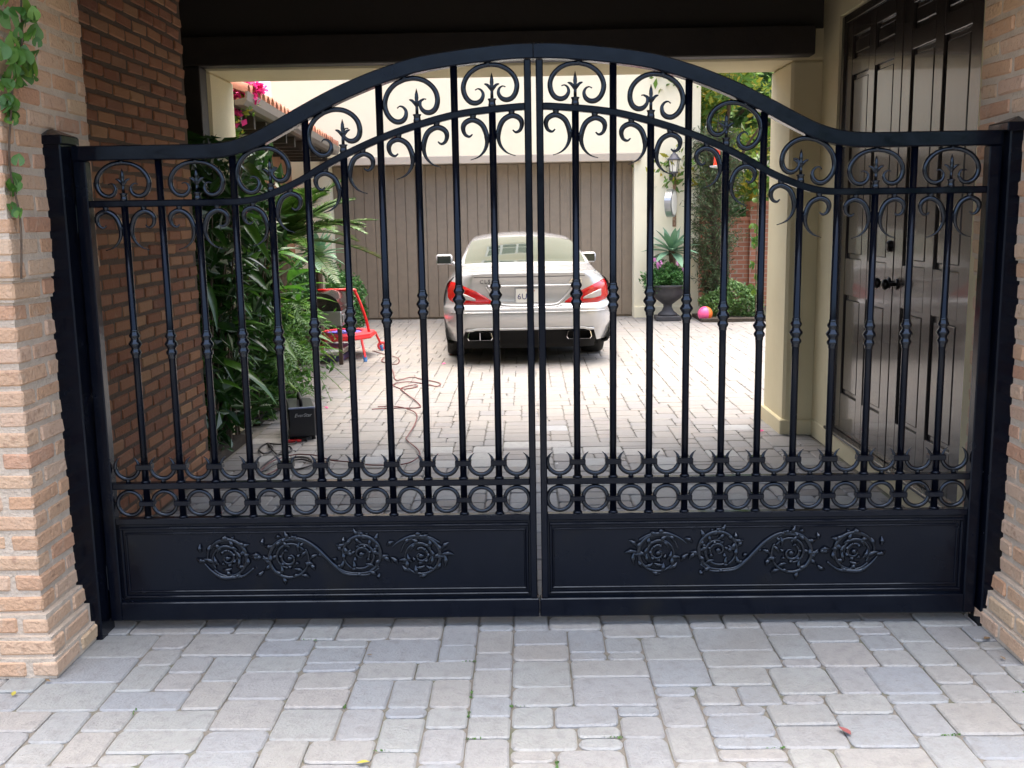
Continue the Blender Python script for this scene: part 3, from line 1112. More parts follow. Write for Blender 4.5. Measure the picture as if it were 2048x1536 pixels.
leaf_of_gate(-1, 'left leaf of the black wrought iron gate, hinged by the vine-covered pillar')
leaf_of_gate(1, 'right leaf of the black wrought iron gate, hinged on the brown double door side')


def gate_post(x0, x1, y0, y1, top, label, capw):
    t = thing('gate_post', label, 'post', ((x0 + x1) / 2, (y0 + y1) / 2, 0), 0, 'posts of the driveway gate')
    w, d = (x1 - x0) / 2, (y1 - y0) / 2
    MB().box(-w, w, -d, d, -0.01, top, 0.005).build('shaft', M_IRON, t)
    c = MB()
    e = capw
    c.box(-w - e, w + e, -d - e, d + e, top - 0.028, top + 0.004, 0.004)
    c.add([(-w - e * .8, -d - e * .8, top + 0.0042), (w + e * .8, -d - e * .8, top + 0.0042), (w + e * .8, d + e * .8, top + 0.0042), (-w - e * .8, d + e * .8, top + 0.0042), (0, 0, top + 0.032)], [(0, 1, 4), (1, 2, 4), (2, 3, 4), (3, 0, 4)])
    c.build('cap', M_IRON, t)
    hg = MB()
    inx = w if x0 < 0 else -w
    for z in (0.22, 1.62):
        hg.tube([(inx, d - 0.03, z - 0.05), (inx, d - 0.03, z + 0.05)], 0.0105, 10)
    hg.build('hinge', M_IRON, t)
    return t


gate_post(-1.776, -1.674, -0.077, 0.05, 1.915, 'black square gate post against the brick pillar with the vine', 0.012)
gate_post(1.745, 1.86, -0.04, 0.075, 1.905, 'black square gate post against the brick pillar by the double door', 0.022)

# ------------------------------------------------------------------ garage across the courtyard
gar = thing('garage', 'cream stucco garage with a wide brown plank door behind the silver car', 'garage', (0, 12.3, 0))
GXL, GXR = -3.06, 1.70
w = MB()
w.box(-3.9, GXL, 0, 0.5, 0, 6.2)
w.box(GXL, GXR, 0, 0.5, 2.445, 6.2)
w.box(GXR, 2.72, 0, 0.5, 0, 6.2)
w.box(2.42, 2.72, 0.5, 7.0, 0, 6.2)
w.box(-3.9, 2.4, 0.55, 7.0, 2.7, 6.2)
w.build('wall', M_PALE, gar)
MB().box(GXR + 0.0, 2.745, -0.028, -0.0, -0.01, 0.17, 0.006).build('plinth', M_PALE, gar)
ln = MB()
ln.box(GXL - 0.12, GXR + 0.10, -0.10, -0.001, 2.43, 2.555, 0.01)
ln.build('lintel', M_TRIM, gar)
gd = MB().box(GXL, GXR, 0.30, 0.34, -0.005, 2.444).build('garage_door', M_GDOOR, gar)
npl = 29
pw = (GXR - GXL) / npl
me_pl = MB().box(-pw / 2 + 0.0035, pw / 2 - 0.0035, -0.012, 0.012, 0, 2.41, 0.004).mesh('plank')
for i in range(npl):
    link('plank', me_pl, M_GDOOR, gd, (GXL + (i + .5) * pw, 0.287 + random.uniform(-.001, .001), 0.02))
gr_ = MB()
gr_.add([(-4.2, -0.5, 6.15), (3.1, -0.5, 6.15), (3.1, 7.5, 6.15), (-4.2, 7.5, 6.15), (-2.0, 3.5, 7.6), (1.0, 3.5, 7.6)], [(0, 1, 5, 4), (2, 3, 4, 5), (1, 2, 5), (3, 0, 4), (3, 2, 1, 0)])
gr_.build('roof', M_TILE, gar)

gwin = MB().box(-0.80, 0.20, -0.012, -0.001, 3.95, 5.05).build('window', mat('dark_window_glass', (0.03, 0.04, 0.055), 0.05), gar)
gm = MB()
for xx in (-0.80, -0.467, -0.133, 0.20):
    gm.box(xx - 0.028, xx + 0.028, -0.05, -0.0125, 3.92, 5.08)
for zz in (3.95, 4.5, 5.05):
    gm.box(-0.83, 0.23, -0.047, -0.0128, zz - 0.028, zz + 0.028)
gm.build('muntin', M_WHITE, gwin)

# wall lantern
la = thing('wall_lantern', 'verdigris bronze carriage lantern on the garage wall above the clock', 'lantern', (2.295, 12.30, 2.30))
MB().box(-0.055, 0.055, -0.03, 0.0, -0.17, 0.02, 0.008).build('back_plate', M_LANTERN, la)
MB().tube(spline([(0, -0.03, -0.08), (0, -0.10, -0.13), (0, -0.16, -0.10), (0, -0.16, -0.06)], 5), 0.018, 10).build('bracket', M_LANTERN, la, smooth=True)
MB().lathe([(0.03, -0.08), (0.06, -0.07), (0.065, -0.05), (0.05, -0.045)], 12, (0, -0.16, 0)).build('base_cup', M_LANTERN, la)
MB().lathe([(0.058, -0.05), (0.078, 0.12), (0.08, 0.13)], 6, (0, -0.16, 0)).build('glass', M_LGLASS, la)
cg = MB()
for k in range(6):
    a = PI * k / 3
    cg.tube([(0.06 * math.cos(a), -0.16 + 0.06 * math.sin(a), -0.05), (0.081 * math.cos(a), -0.16 + 0.081 * math.sin(a), 0.13)], 0.005, 5)
cg.build('cage_bar', M_LANTERN, la)
MB().lathe([(0.105, 0.125), (0.108, 0.14), (0.075, 0.17), (0.05, 0.215), (0.03, 0.225), (0.018, 0.25), (0.022, 0.265), (0.006, 0.29), (0.001, 0.31)], 12, (0, -0.16, 0)).build('roof_cap', M_LANTERN, la, smooth=True)

# double-sided wall clock
ck = thing('wall_clock', 'round silver station clock on a rusty bracket under the lantern', 'clock', (2.33, 12.30, 1.775))
MB().box(-0.03, 0.03, -0.012, 0, -0.36, 0.36, 0.003).build('bracket', M_RUST, ck)
cb = MB().tube([(-0.055, -0.235, 0), (-0.05, -0.235, 0), (0.05, -0.235, 0), (0.055, -0.235, 0)], [0.185, 0.212, 0.212, 0.185], 32)
cb.tube([(0, -0.02, 0.17), (0, -0.12, 0.16)], 0.012, 8)
cb.tube([(0, -0.02, -0.17), (0, -0.12, -0.16)], 0.012, 8)
cbo = cb.build('case', M_STEEL, ck)
for sx in (-1, 1):
    MB().tube([(sx * 0.0555, -0.235, 0), (sx * 0.0575, -0.235, 0)], 0.178, 32).build('dial', M_CREAMFACE, ck)
hd = MB()
for k in range(12):
    a = k * PI / 6
    hd.box(-0.060, -0.0576, -0.239, -0.231, 0, 0.001) if False else None
    hd.tube([(-0.0585, -0.235 + 0.14 * math.sin(a), 0.14 * math.cos(a)), (-0.0585, -0.235 + 0.165 * math.sin(a), 0.165 * math.cos(a))], 0.004, 5)
hd.tube([(-0.0595, -0.235, 0), (-0.0595, -0.235 + 0.08, 0.05)], 0.005, 5)
hd.tube([(-0.0600, -0.235, 0), (-0.0600, -0.235 - 0.03, 0.13)], 0.004, 5)
hd.build('hand', M_INK, ck)
ck.rotation_euler = (0, 0, math.radians(-22))

# ------------------------------------------------------------------ side building with tiled eave, left
sb = thing('side_building', 'low brown building with terracotta tile eave and gutter left of the garage', 'building', (-2.52, 5.5, 0), math.radians(3.9))
M_SIDE = mat('rust_plaster', (0.36, 0.17, 0.085), 0.9, var=(3, (0.30, 0.15, 0.08), 0.4, 0.7), bump=(60, 0.4))
MB().box(-3.2, -0.62, 0.1, 6.6, 0, 2.62).build('wall', M_SIDE, sb)
so = MB()
so.add([(-0.72, -0.3, 2.60), (0.0, -0.3, 2.60), (0.0, 6.75, 2.60), (-0.72, 6.75, 2.60), (-0.72, -0.3, 2.64), (0.0, -0.3, 2.64), (0.0, 6.75, 2.64), (-0.72, 6.75, 2.64)], [(3, 2, 1, 0), (4, 5, 6, 7), (0, 1, 5, 4), (1, 2, 6, 5), (2, 3, 7, 6), (3, 0, 4, 7)])
so.build('soffit', M_DARKWOOD, sb)
rt = MB().box(-0.62, -0.57, 0, 6.6, 0.2, 0.9)
rafter = MB().box(-0.62, -0.03, -0.04, 0.04, 2.48, 2.599).mesh('rafter')
for i in range(11):
    link('rafter', rafter, M_DARKWOOD, sb, (0, 0.1 + i * 0.62, 0))
gt = MB()
gp = [(0.0, 2.60), (0.075, 2.60), (0.105, 2.64), (0.115, 2.70), (0.118, 2.715), (0.098, 2.715), (0.09, 2.66), (0.0, 2.64)]
vs = [(x, y, z) for y in (-0.3, 6.75) for x, z in gp]
n = len(gp)
gt.add(vs, [(i, (i + 1) % n, n + (i + 1) % n, n + i) for i in range(n)] + [tuple(range(n - 1, -1, -1)), tuple(range(n, 2 * n))])
gto = fix_normals(gt.build('gutter', M_GUTTER, sb))
MB().tube([(-0.54, 1.9, 0.1), (-0.54, 1.9, 2.45), (-0.20, 1.9, 2.585), (0.05, 1.9, 2.61)], 0.035, 10).build('downpipe', M_WHITE, sb)
roof = MB()
roof.add([(-0.05, -0.3, 2.65), (-0.05, 6.75, 2.65), (-2.6, 6.75, 3.55), (-2.6, -0.3, 3.55)], [(0, 1, 2, 3)])
ro = roof.build('roof', M_SIDE, sb)
tl = MB()
nseg = 8
for end, yy in ((0, 0.04), (1, -0.42)):
    pass
tv, tf = [], []
for j, (L, R, dz) in enumerate(((0.06, 0.088, 0.0), (-0.42, 0.075, 0.17))):
    for k in range(nseg + 1):
        a = PI * k / nseg
        tv.append((L, R * math.cos(a), dz + R * math.sin(a)))
    for k in range(nseg + 1):
        a = PI * k / nseg
        tv.append((L, (R - 0.014) * math.cos(a), dz + (R - 0.014) * math.sin(a)))
m = nseg + 1
for k in range(nseg):
    tf += [(k, k + 1, 2 * m + k + 1, 2 * m + k), (m + k + 1, m + k, 3 * m + k, 3 * m + k + 1), (k + 1, k, m + k, m + k + 1), (2 * m + k, 2 * m + k + 1, 3 * m + k + 1, 3 * m + k)]
tl.add(tv, tf)
me_tile = tl.mesh('tile', True)
for r in range(3):
    for i in range(30):
        link('tile', me_tile, M_TILE, ro, (0.05 - 0.40 * r, -0.2 + i * 0.235 + random.uniform(-.012, .012), 2.705 + 0.145 * r + random.uniform(-.006, .01)), (0, random.uniform(-.03, .03), random.uniform(-.04, .04)))

# ------------------------------------------------------------------ brick garden wall at the back right
M_GBRICK = mat('garden_brick', (0.40, 0.16, 0.09), 0.9)
nt = M_GBRICK.node_tree
bt = nt.nodes.new('ShaderNodeTexBrick')
bt.inputs['Color1'].default_value = (0.42, 0.17, 0.10, 1)
bt.inputs['Color2'].default_value = (0.33, 0.13, 0.075, 1)
bt.inputs['Mortar'].default_value = (0.40, 0.31, 0.24, 1)
bt.inputs['Scale'].default_value = 1.0
bt.inputs['Mortar Size'].default_value = 0.008
bt.inputs['Brick Width'].default_value = 0.21
bt.inputs['Row Height'].default_value = 0.075
tcn = nt.nodes.new('ShaderNodeTexCoord')
mp = nt.nodes.new('ShaderNodeMapping')
mp.inputs['Rotation'].default_value = (PI / 2, 0, 0)
nt.links.new(tcn.outputs['Object'], mp.inputs[0])
nt.links.new(mp.outputs[0], bt.inputs[0])
nt.links.new(bt.outputs[0], nt.nodes['Principled BSDF'].inputs['Base Color'])
gw = thing('garden_wall', 'red brick garden wall with a coping behind the clipped shrub', 'wall', (0, 13.5, 0))
MB().box(2.75, 3.80, 0, 0.22, 0, 1.48).build('wall', M_GBRICK, gw)
MB().box(2.75, 3.80, -0.03, 0.25, 1.481, 1.545, 0.008).build('coping', mat('brick_coping', (0.44, 0.19, 0.12), 0.85, bump=(60, .3)), gw)
MB().box(3.765, 4.25, -0.06, 0.28, 0, 1.72).build('end_pier', M_GBRICK, gw)
MB().box(3.74, 4.28, -0.09, 0.31, 1.721, 1.80, 0.008).build('pier_cap', MATS['brick_coping'], gw)
MB().box(4.25, 9.0, 0, 0.22, 0, 1.48).build('wall', M_GBRICK, gw)
tw = MB()
tw.tube([(3.52, -0.06, 0.0), (3.50, -0.06, 1.52)], 0.012, 6)
tw.tube([(3.50, -0.06, 0.95), (3.90, -0.06, 0.35)], 0.008, 6)
tw.tube([(3.50, -0.06, 0.95), (3.25, -0.06, 1.1)], 0.006, 6)
two = tw.build('garden_stake', M_BARK)
tag(two, 'thin wooden plant stakes leaning against the brick garden wall', 'stake')
# ------------------------------------------------------------------ the car
car = thing('car', 'silver four-door coupe parked tail towards the gate before the garage', 'car', (0.03, 7.23, 0), math.radians(3.2))
WZ = [(0.20, 0.875), (0.30, 0.91), (0.42, 0.928), (0.55, 0.938), (0.68, 0.938), (0.78, 0.925), (0.88, 0.89), (0.95, 0.835), (1.0, 0.765), (1.04, 0.70)]
FZ = [(0.20, 0.10), (0.36, 0.03), (0.42, -0.015), (0.50, -0.045), (0.58, -0.05), (0.635, -0.035), (0.66, 0.005), (0.75, 0.022), (0.86, 0.012), (0.93, 0.0), (0.97, -0.02), (0.995, -0.035), (1.01, -0.032)]


def rear_y(x, z):
    W = smoothtab(WZ, z)
    u = min(1.0, abs(x) / W)
    return -0.055 * (1 - u * u) + 0.32 * max(0.0, (u - 0.70) / 0.30) ** 2.2 + smoothtab(FZ, z)


def skin(poly_z, xl, xr, nx, nz, z0, z1, off=0.0):
    """grid patch of the rear skin between functions xl(z), xr(z)"""
    vs, fs = [], []
    for j in range(nz + 1):
        z = z0 + (z1 - z0) * j / nz
        a, b = xl(z), xr(z)
        for i in range(nx + 1):
            x = a + (b - a) * i / nx
            vs.append((x, rear_y(x, z) - off, z))
    for j in range(nz):
        for i in range(nx):
            q = j * (nx + 1) + i
            fs.append((q, q + 1, q + nx + 2, q + nx + 1))
    return vs, fs


Wf = lambda z: smoothtab(WZ, z)
b = MB()
b.add(*skin(None, lambda z: -Wf(z), lambda z: Wf(z), 48, 40, 0.385, 1.0))
bumper = b.build('rear_panel', M_SILVER, car, smooth=True)
b = MB()
b.add(*skin(None, lambda z: -Wf(z) * 0.84, lambda z: Wf(z) * 0.84, 32, 8, 0.17, 0.415, -0.09))
b.build('diffuser', M_BLACKPL, car, smooth=True)
# painted corners hanging below the diffuser's ends
for sg in (-1, 1):
    q = MB()
    q.add(*skin(None, lambda z: sg * Wf(z), lambda z: sg * (0.70 + 0.05 * max(0, 0.392 - z) / 0.15), 8, 8, 0.25, 0.391, 0.0005))
    q.build('bumper_corner', M_SILVER, car, smooth=True)
# body loft
ST = [(0.27, .938, .90, .80, .965, .70, 1.010, 1.022), (0.45, .94, .905, .79, .985, .72, 1.030, 1.045), (0.62, .94, .905, .78, 1.0, .735, 1.05, 1.065), (0.78, .94, .905, .775, 1.0, .735, 1.068, 1.088), (1.0, .94, .90, .78, .995, .72, 1.135, 1.175), (1.3, .94, .90, .785, .985, .68, 1.222, 1.283), (1.65, .94, .89, .79, .97, .635, 1.300, 1.372),
      (2.1, .94, .88, .79, .96, .605, 1.332, 1.416), (2.6, .94, .87, .79, .95, .60, 1.325, 1.407), (3.1, .935, .86, .79, .93, .62, 1.27, 1.32), (3.5, .93, .85, .78, .92, .68, 1.08, 1.12), (3.8, .925, .84, .76, .90, .70, .96, .98), (4.3, .90, .80, .72, .86, .60, .89, .90), (4.75, .80, .72, .60, .74, .40, .76, .78), (4.95, .60, .60, .40, .62, .30, .64, .65)]


def station(Y):
    v = [smoothtab([(s[0], s[i]) for s in ST], Y) for i in range(1, 8)]
    w, zsh, wb, zb, wr, zr, zt = v
    ctl = [(w - 0.10, 0.20), (w - 0.03, 0.24), (w - 0.005, 0.42), (w, 0.60), (w - 0.008, 0.74), (w - 0.045, zsh - 0.01), (wb + 0.01, zb), ((wb + wr) / 2 + 0.012, (zb + zr) / 2), (wr, zr), (wr * 0.82, zr + (zt - zr) * 0.50), (wr * 0.45, zr + (zt - zr) * 0.86), (0.0, zt)]
    half = spline([(x, 0, z) for x, z in ctl], 3)
    return half


NY = 90
Ys = [0.27 + (4.95 - 0.27) * (i / NY) for i in range(NY + 1)]
rows = []
for Y in Ys:
    h = station(Y)
    full = [(-p.x, Y, p.z) for p in h] + [(p.x, Y, p.z) for p in reversed(h[:-1])]
    rows.append(full)
NP = len(rows[0])
parts = {'body': [], 'rear_window': [], 'side_window': [], 'windscreen': []}
for i in range(NY):
    Y = (Ys[i] + Ys[i + 1]) / 2
    for k in range(NP - 1):
        p = [rows[i][k], rows[i][k + 1], rows[i + 1][k + 1], rows[i + 1][k]]
        cx = sum(q[0] for q in p) / 4
        cz = sum(q[2] for q in p) / 4
        s_ = min(k, NP - 2 - k)
        grp = 'body'
        if s_ >= 25 and 0.80 < Y < 1.60:
            grp = 'rear_window'
        elif s_ >= 24 and 2.95 < Y < 3.62:
            grp = 'windscreen'
        elif 18 <= s_ < 23 and 1.35 < Y < 3.25:
            grp = 'side_window'
        parts[grp].append((i, k))
for grp, cells in parts.items():
    idx, vs, fs = {}, [], []
    for (i, k) in cells:
        q = []
        for (a, c) in ((i, k), (i, k + 1), (i + 1, k + 1), (i + 1, k)):
            if (a, c) not in idx:
                idx[(a, c)] = len(vs)
                vs.append(rows[a][c])
            q.append(idx[(a, c)])
        fs.append(tuple(q))
    o = MB().add(vs, fs).build(grp, M_SILVER if grp == 'body' else M_GLASS, car, smooth=True)
    fix_normals(o)
# boot lid between tail skin and loft
vs, fs = [], []
h0 = station(0.27)
topx = [p for p in h0 if p.z > 0.985]
for j in range(9):
    t = j / 8
    for i in range(33):
        u = -1 + 2 * i / 32
        xr_, xf_ = u * Wf(1.0), u * 0.765
        x = xr_ * (1 - t) + xf_ * t
        yr = rear_y(xr_, 1.0)
        zf = 1.0
        for a, c in zip(h0, h0[1:]):
            if c.x <= abs(xf_) <= a.x:
                zf = a.z + (c.z - a.z) * (a.x - abs(xf_)) / max(1e-6, a.x - c.x)
        vs.append((x, yr * (1 - t) + 0.272 * t, 1.0 * (1 - t) + zf * t + 0.012 * math.sin(PI * t)))
for j in range(8):
    for i in range(32):
        q = j * 33 + i
        fs.append((q, q + 1, q + 34, q + 33))
MB().add(vs, fs).build('boot_lid', M_SILVER, car, smooth=True)
# side fill between tail skin and loft below the lid
for sg in (-1, 1):
    vs, fs = [], []
    for j in range(13):
        z = 0.24 + (1.0 - 0.24) * j / 12
        W = Wf(z)
        vs += [(sg * W, rear_y(W, z), z), (sg * min(W + 0.004, 0.941), 0.30, z)]
    for j in range(12):
        fs.append((2 * j, 2 * j + 1, 2 * j + 3, 2 * j + 2))
    MB().add(vs, fs).build('quarter_panel', M_SILVER, car, smooth=True)
# spoiler lip and a dark strip painted as the shadow under it
lp = MB()
for (za, zb, of, x_) in ((0.972, 1.003, 0.018, 0.60),):
    lp.add(*skin(None, lambda z: -x_, lambda z: x_, 30, 4, za, zb, of))
    lp.add(*skin(None, lambda z: -x_, lambda z: x_, 30, 1, zb, zb + 0.002, of - 0.012))
lp.build('spoiler', M_SILVER, car, smooth=True)
gv = MB()
gv.add(*skin(None, lambda z: -0.60, lambda z: 0.60, 30, 1, 0.962, 0.9715, 0.002))
gv.build('spoiler_shadow', M_INK, car, smooth=True)
# chrome grab strip over the plate
cs = MB()
path = [(x / 20 * 0.46, rear_y(x / 20 * 0.46, 0.868) - 0.012, 0.868) for x in range(-20, 21)]
cs.tube(path, 0.011, 8)
cs.build('grab_strip', M_CHROME, car, smooth=True)
# plate recess outline: a U-shaped crease
pts = [(-0.47, 0.855), (-0.40, 0.76), (-0.33, 0.685), (-0.25, 0.658), (0, 0.650), (0.25, 0.658), (0.33, 0.685), (0.40, 0.76), (0.47, 0.855)]
cr_ = spline([(x, 0, z) for x, z in pts], 5)
MB().tube([(p.x, rear_y(p.x, p.z) - 0.004, p.z) for p in cr_], 0.014, 8).build('recess_crease', M_SILVER, car, smooth=True)
cr2 = MB().tube([(p.x * 1.12, rear_y(p.x * 1.12, p.z - 0.022) - 0.0005, p.z - 0.022) for p in cr_[8:-8]], 0.003, 6).build('boot_seam', M_INK, car)
# bumper crease
MB().tube([(x / 20 * 0.86, rear_y(x / 20 * 0.86, 0.585) - 0.0005, 0.585) for x in range(-20, 21)], 0.006, 6).build('bumper_crease', M_SILVER, car, smooth=True)


def lens(poly, off, name, m, parent, sg, nx=14, nz=10):
    """poly: lower and upper edge tables z(x) over x; conforms to the tail skin"""
    lo_, up_ = poly
    vs, fs = [], []
    x0, x1 = lo_[0][0], lo_[-1][0]
    for i in range(nx + 1):
        x = x0 + (x1 - x0) * i / nx
        a, b_ = interp(lo_, x), interp(up_, x)
        for j in range(nz + 1):
            z = a + (b_ - a) * j / nz
            edge = min(i / nx, 1 - i / nx, j / nz, 1 - j / nz)
            vs.append((sg * x, rear_y(x, z) - off * min(1.0, 0.15 + edge * 6), z))
    for i in range(nx):
        for j in range(nz):
            q = i * (nz + 1) + j
            fs.append((q, q + 1, q + nz + 2, q + nz + 1))
    return fix_normals(MB().add(vs, fs).build(name, m, parent, smooth=True))


for sg in (-1, 1):
    tlx = lens(([(0.385, .678), (0.55, .668), (0.75, .672), (0.86, .700), (0.893, .74)], [(0.385, .690), (0.46, .745), (0.58, .815), (0.70, .868), (0.80, .905), (0.86, .915), (0.893, .88)]), 0.016, 'tail_light', M_REDLENS, car, sg, 22, 12)
    lens(([(0.56, .712), (0.70, .714), (0.82, .735)], [(0.56, .722), (0.66, .775), (0.76, .818), (0.82, .825)]), 0.0225, 'reverse_lamp', M_CLEARLENS, tlx, sg)
# number plate
plate = MB().box(-0.1525, 0.1525, -0.004, 0.0, -0.076, 0.076, 0.002).build('licence_plate', M_PLATE, car, (0.005, rear_y(0, 0.76) - 0.014, 0.762), (math.radians(4), 0, 0))
pf = MB()
for (a, b_, c, d) in ((-0.160, 0.160, 0.077, 0.084), (-0.160, 0.160, -0.084, -0.077)):
    pf.box(a, b_, -0.007, -0.001, c, d)
for (a, b_) in ((-0.160, -0.1535), (0.1535, 0.160)):
    pf.box(a, b_, -0.0068, -0.0012, -0.0768, 0.0768)
pf.build('plate_frame', M_CHROME, plate)
link('lettering', text_mesh('6UM  3', 0.088, 0.001, 0, 1.05), M_PLATEBLUE, plate, (0, -0.0055, -0.012), (PI / 2, 0, 0))
link('lettering', text_mesh('California', 0.026, 0.0008, 0.2), M_REDLENS, plate, (0, -0.0055, 0.055), (PI / 2, 0, 0))
zb_ = 0.925
link('model_badge', text_mesh('CLS 63', 0.062, 0.003, 0, 1.25), M_INK, car, (-0.43, rear_y(0.43, zb_) - 0.008, zb_ - 0.01), (PI / 2, 0, -0.16))
link('model_badge', text_mesh('AMG', 0.062, 0.003, 0.2, 1.15), M_CHROME, car, (0.50, rear_y(0.50, zb_) - 0.010, zb_ - 0.012), (PI / 2, 0, 0.18))
# exhausts
for sg in (-1, 1):
    ex = MB()
    loop = [(-.125, -.045), (.125, -.045), (.140, -.02), (.128, .035), (.115, .046), (-.115, .046), (-.128, .035), (-.140, -.02)]
    nl = len(loop)
    cx_, cz_ = sg * 0.545, 0.318
    vs = []
    for (k_, yy) in ((0.90, 0.14), (0.88, 0.012), (0.94, -0.004), (1.0, -0.002), (1.02, 0.012), (1.0, 0.16)):
        vs += [(cx_ + a_ * k_, yy + 0.02, cz_ + c_ * (k_ if k_ > .93 else k_ - .08)) for a_, c_ in loop]
    fs = [(r_ * nl + i, r_ * nl + (i + 1) % nl, (r_ + 1) * nl + (i + 1) % nl, (r_ + 1) * nl + i) for r_ in range(5) for i in range(nl)]
    ex.add(vs, fs)
    ex.build('exhaust_tip', M_CHROME, car)
    MB().box(cx_ - .004, cx_ + .004, 0.02, 0.10, cz_ - .04, cz_ + .04).build('exhaust_divider', M_CHROME, car)
# light catching lip along the bottom of the bumper
MB().tube([(x / 20 * 0.70, rear_y(x / 20 * 0.70, 0.40) - 0.006, 0.402 - (0.012 if abs(x) > 17 else 0)) for x in range(-20, 21)], 0.016, 8).build('bumper_lip', M_SILVER, car, smooth=True)
# wheels, mirrors, underbody
MB().box(-0.80, 0.80, 0.42, 4.7, 0.17, 0.45).build('underbody', M_BLACKPL, car)
tyre = MB().tube([(-.128, 0, 0), (-.118, 0, 0), (-.07, 0, 0), (.07, 0, 0), (.118, 0, 0), (.128, 0, 0)], [.30, .325, .338, .338, .325, .30], 32).mesh('tyre', True)
rim = MB().tube([(-.131, 0, 0), (-.115, 0, 0), (.115, 0, 0), (.131, 0, 0)], [.245, .235, .235, .245], 24).mesh('rim', True)
for (sx, yy) in ((-1, 1.02), (1, 1.02), (-1, 3.9), (1, 3.9)):
    wl = link('wheel', tyre, M_RUBBER, car, (sx * 0.795, yy, 0.337))
    link('rim', rim, M_STEEL, wl)
for sg in (-1, 1):
    mr_ = MB()
    vs, fs = rbox(sg * 0.985, 3.02, 1.045, 0.115, 0.07, 0.072, 0.028)
    mr_.add(vs, fs)
    mr_.tube([(sg * 0.80, 3.05, 0.955), (sg * 0.90, 3.04, 1.0)], 0.03, 8)
    mo_ = mr_.build('wing_mirror', M_SILVER, car, smooth=True)
    vs, fs = rbox(sg * 0.988, 2.947, 1.045, 0.092, 0.004, 0.052, 0.003)
    MB().add(vs, fs).build('mirror_glass', mat('dark_mirror', (0.02, 0.025, 0.02), 0.05), mo_)

# ------------------------------------------------------------------ courtyard objects
# low barbecue
bq = thing('barbecue_grill', 'low black and steel barbecue with domed lid beside the left bed', 'grill', (-2.28, 7.42, 0))
lid = MB()
n = 14
prof = [(0.21 * math.cos(PI * k / n), 0.60 + 0.20 * math.sin(PI * k / n)) for k in range(n + 1)]
lid.add([(x, y, z) for y in (0.02, 0.78) for x, z in prof], [(k, k + 1, n + 2 + k, n + 1 + k) for k in range(n)] + [tuple(range(n + 1)), tuple(range(2 * n + 1, n, -1))])
ldo = fix_normals(lid.build('lid', mat('black_enamel', (0.012, 0.012, 0.013), 0.25, coat=.4), bq))
MB().tube([(0.245, 0.12, 0.655), (0.245, 0.68, 0.655)], 0.012, 8).build('lid_handle', M_STEEL, ldo)
MB().box(-0.205, 0.215, 0.0, 0.80, 0.43, 0.598, 0.01).build('firebox', M_STEEL, bq)
MB().box(0.216, 0.235, 0.02, 0.78, 0.47, 0.56, 0.005).build('control_panel', M_STEEL, bq)
kb = MB()
for y in (0.2, 0.4, 0.6):
    kb.tube([(0.235, y, 0.515), (0.262, y, 0.515)], 0.024, 12)
kb.build('knob', M_BLACKPL, bq)
for (x, y) in ((-0.19, 0.02), (0.19, 0.02), (-0.19, 0.77), (0.19, 0.77)):
    MB().box(x - 0.022, x + 0.022, y - 0.02, y + 0.02, 0, 0.429, 0.003).build('leg', mat('brown_leg', (0.06, 0.04, 0.03), 0.5), bq)
MB().box(-0.17, 0.17, 0.04, 0.75, 0.12, 0.145, 0.004).build('lower_shelf', M_WHITE, bq)
MB().box(-0.56, -0.207, 0.1, 0.7, 0.56, 0.59, 0.006).build('side_shelf', M_BLACKPL, bq)

# toddler trampoline
tp = thing('toddler_trampoline', 'red toddler trampoline with blue mat and tall handlebar behind the grill', 'trampoline', (-2.17, 8.15, 0))
oc = [(0.36 * math.cos(a) * (1.0), 0.50 * math.sin(a)) for a in [PI / 8 + PI / 4 * k for k in range(8)]]
pd = MB()
ic = [(x * 0.62, y * 0.62) for x, y in oc]
vs = [(x, y, 0.285) for x, y in oc] + [(x, y, 0.30) for x, y in ic] + [(x, y, 0.25) for x, y in oc] + [(x, y, 0.262) for x, y in ic]
pd.add(vs, [(k, (k + 1) % 8, 8 + (k + 1) % 8, 8 + k) for k in range(8)] + [((k + 1) % 8, k, 16 + k, 16 + (k + 1) % 8) for k in range(8)] + [(8 + k, 8 + (k + 1) % 8, 24 + (k + 1) % 8, 24 + k) for k in range(8)] + [(16 + (k + 1) % 8, 16 + k, 24 + k, 24 + (k + 1) % 8) for k in range(8)])
pd.build('pad', M_REDPAD, tp)
MB().add([(x * 1.01, y * 1.01, 0.281) for x, y in ic], [tuple(range(8))]).build('mat', M_BLUE, tp)
MB().tube([(x, y, 0.245) for x, y in oc] + [(oc[0][0], oc[0][1], 0.245)], 0.016, 8).build('rim_tube', M_RED, tp)
for (x, y, ox, oy) in ((0.27, -0.42, 0.05, -0.10), (0.30, 0.42, 0.07, 0.05), (-0.27, -0.42, -0.05, -0.10), (-0.30, 0.42, -0.07, 0.05)):
    lg = MB().tube([(x, y, 0.24), (x + ox, y + oy, 0.05)], 0.015, 8).build('leg', M_RED, tp)
    MB().tube([(x + ox * .8, y + oy * .8, 0.07), (x + ox * 1.05, y + oy * 1.05, 0.0)], 0.022, 10).build('foot_cap', M_BLUECAP, lg)
hb = MB()
hb.tube(spline([(0.30, -0.02, 0.26), (0.27, -0.02, 0.42), (0.22, -0.04, 0.60), (0.16, -0.06, 0.76), (0.12, -0.06, 0.79), (-0.28, -0.06, 0.79)], 4), 0.017, 8)
hb.tube(spline([(-0.06, -0.02, 0.26), (-0.08, -0.02, 0.48), (-0.10, -0.02, 0.55), (-0.125, -0.03, 0.60), (-0.14, -0.03, 0.70), (-0.25, -0.03, 0.715)], 4), 0.017, 8)
hb.build('handlebar', M_RED, tp, smooth=True)
bx = thing('storage_tray', 'low white tray with purple base on the pavers beneath the trampoline', 'tray', (-2.36, 8.0, 0))
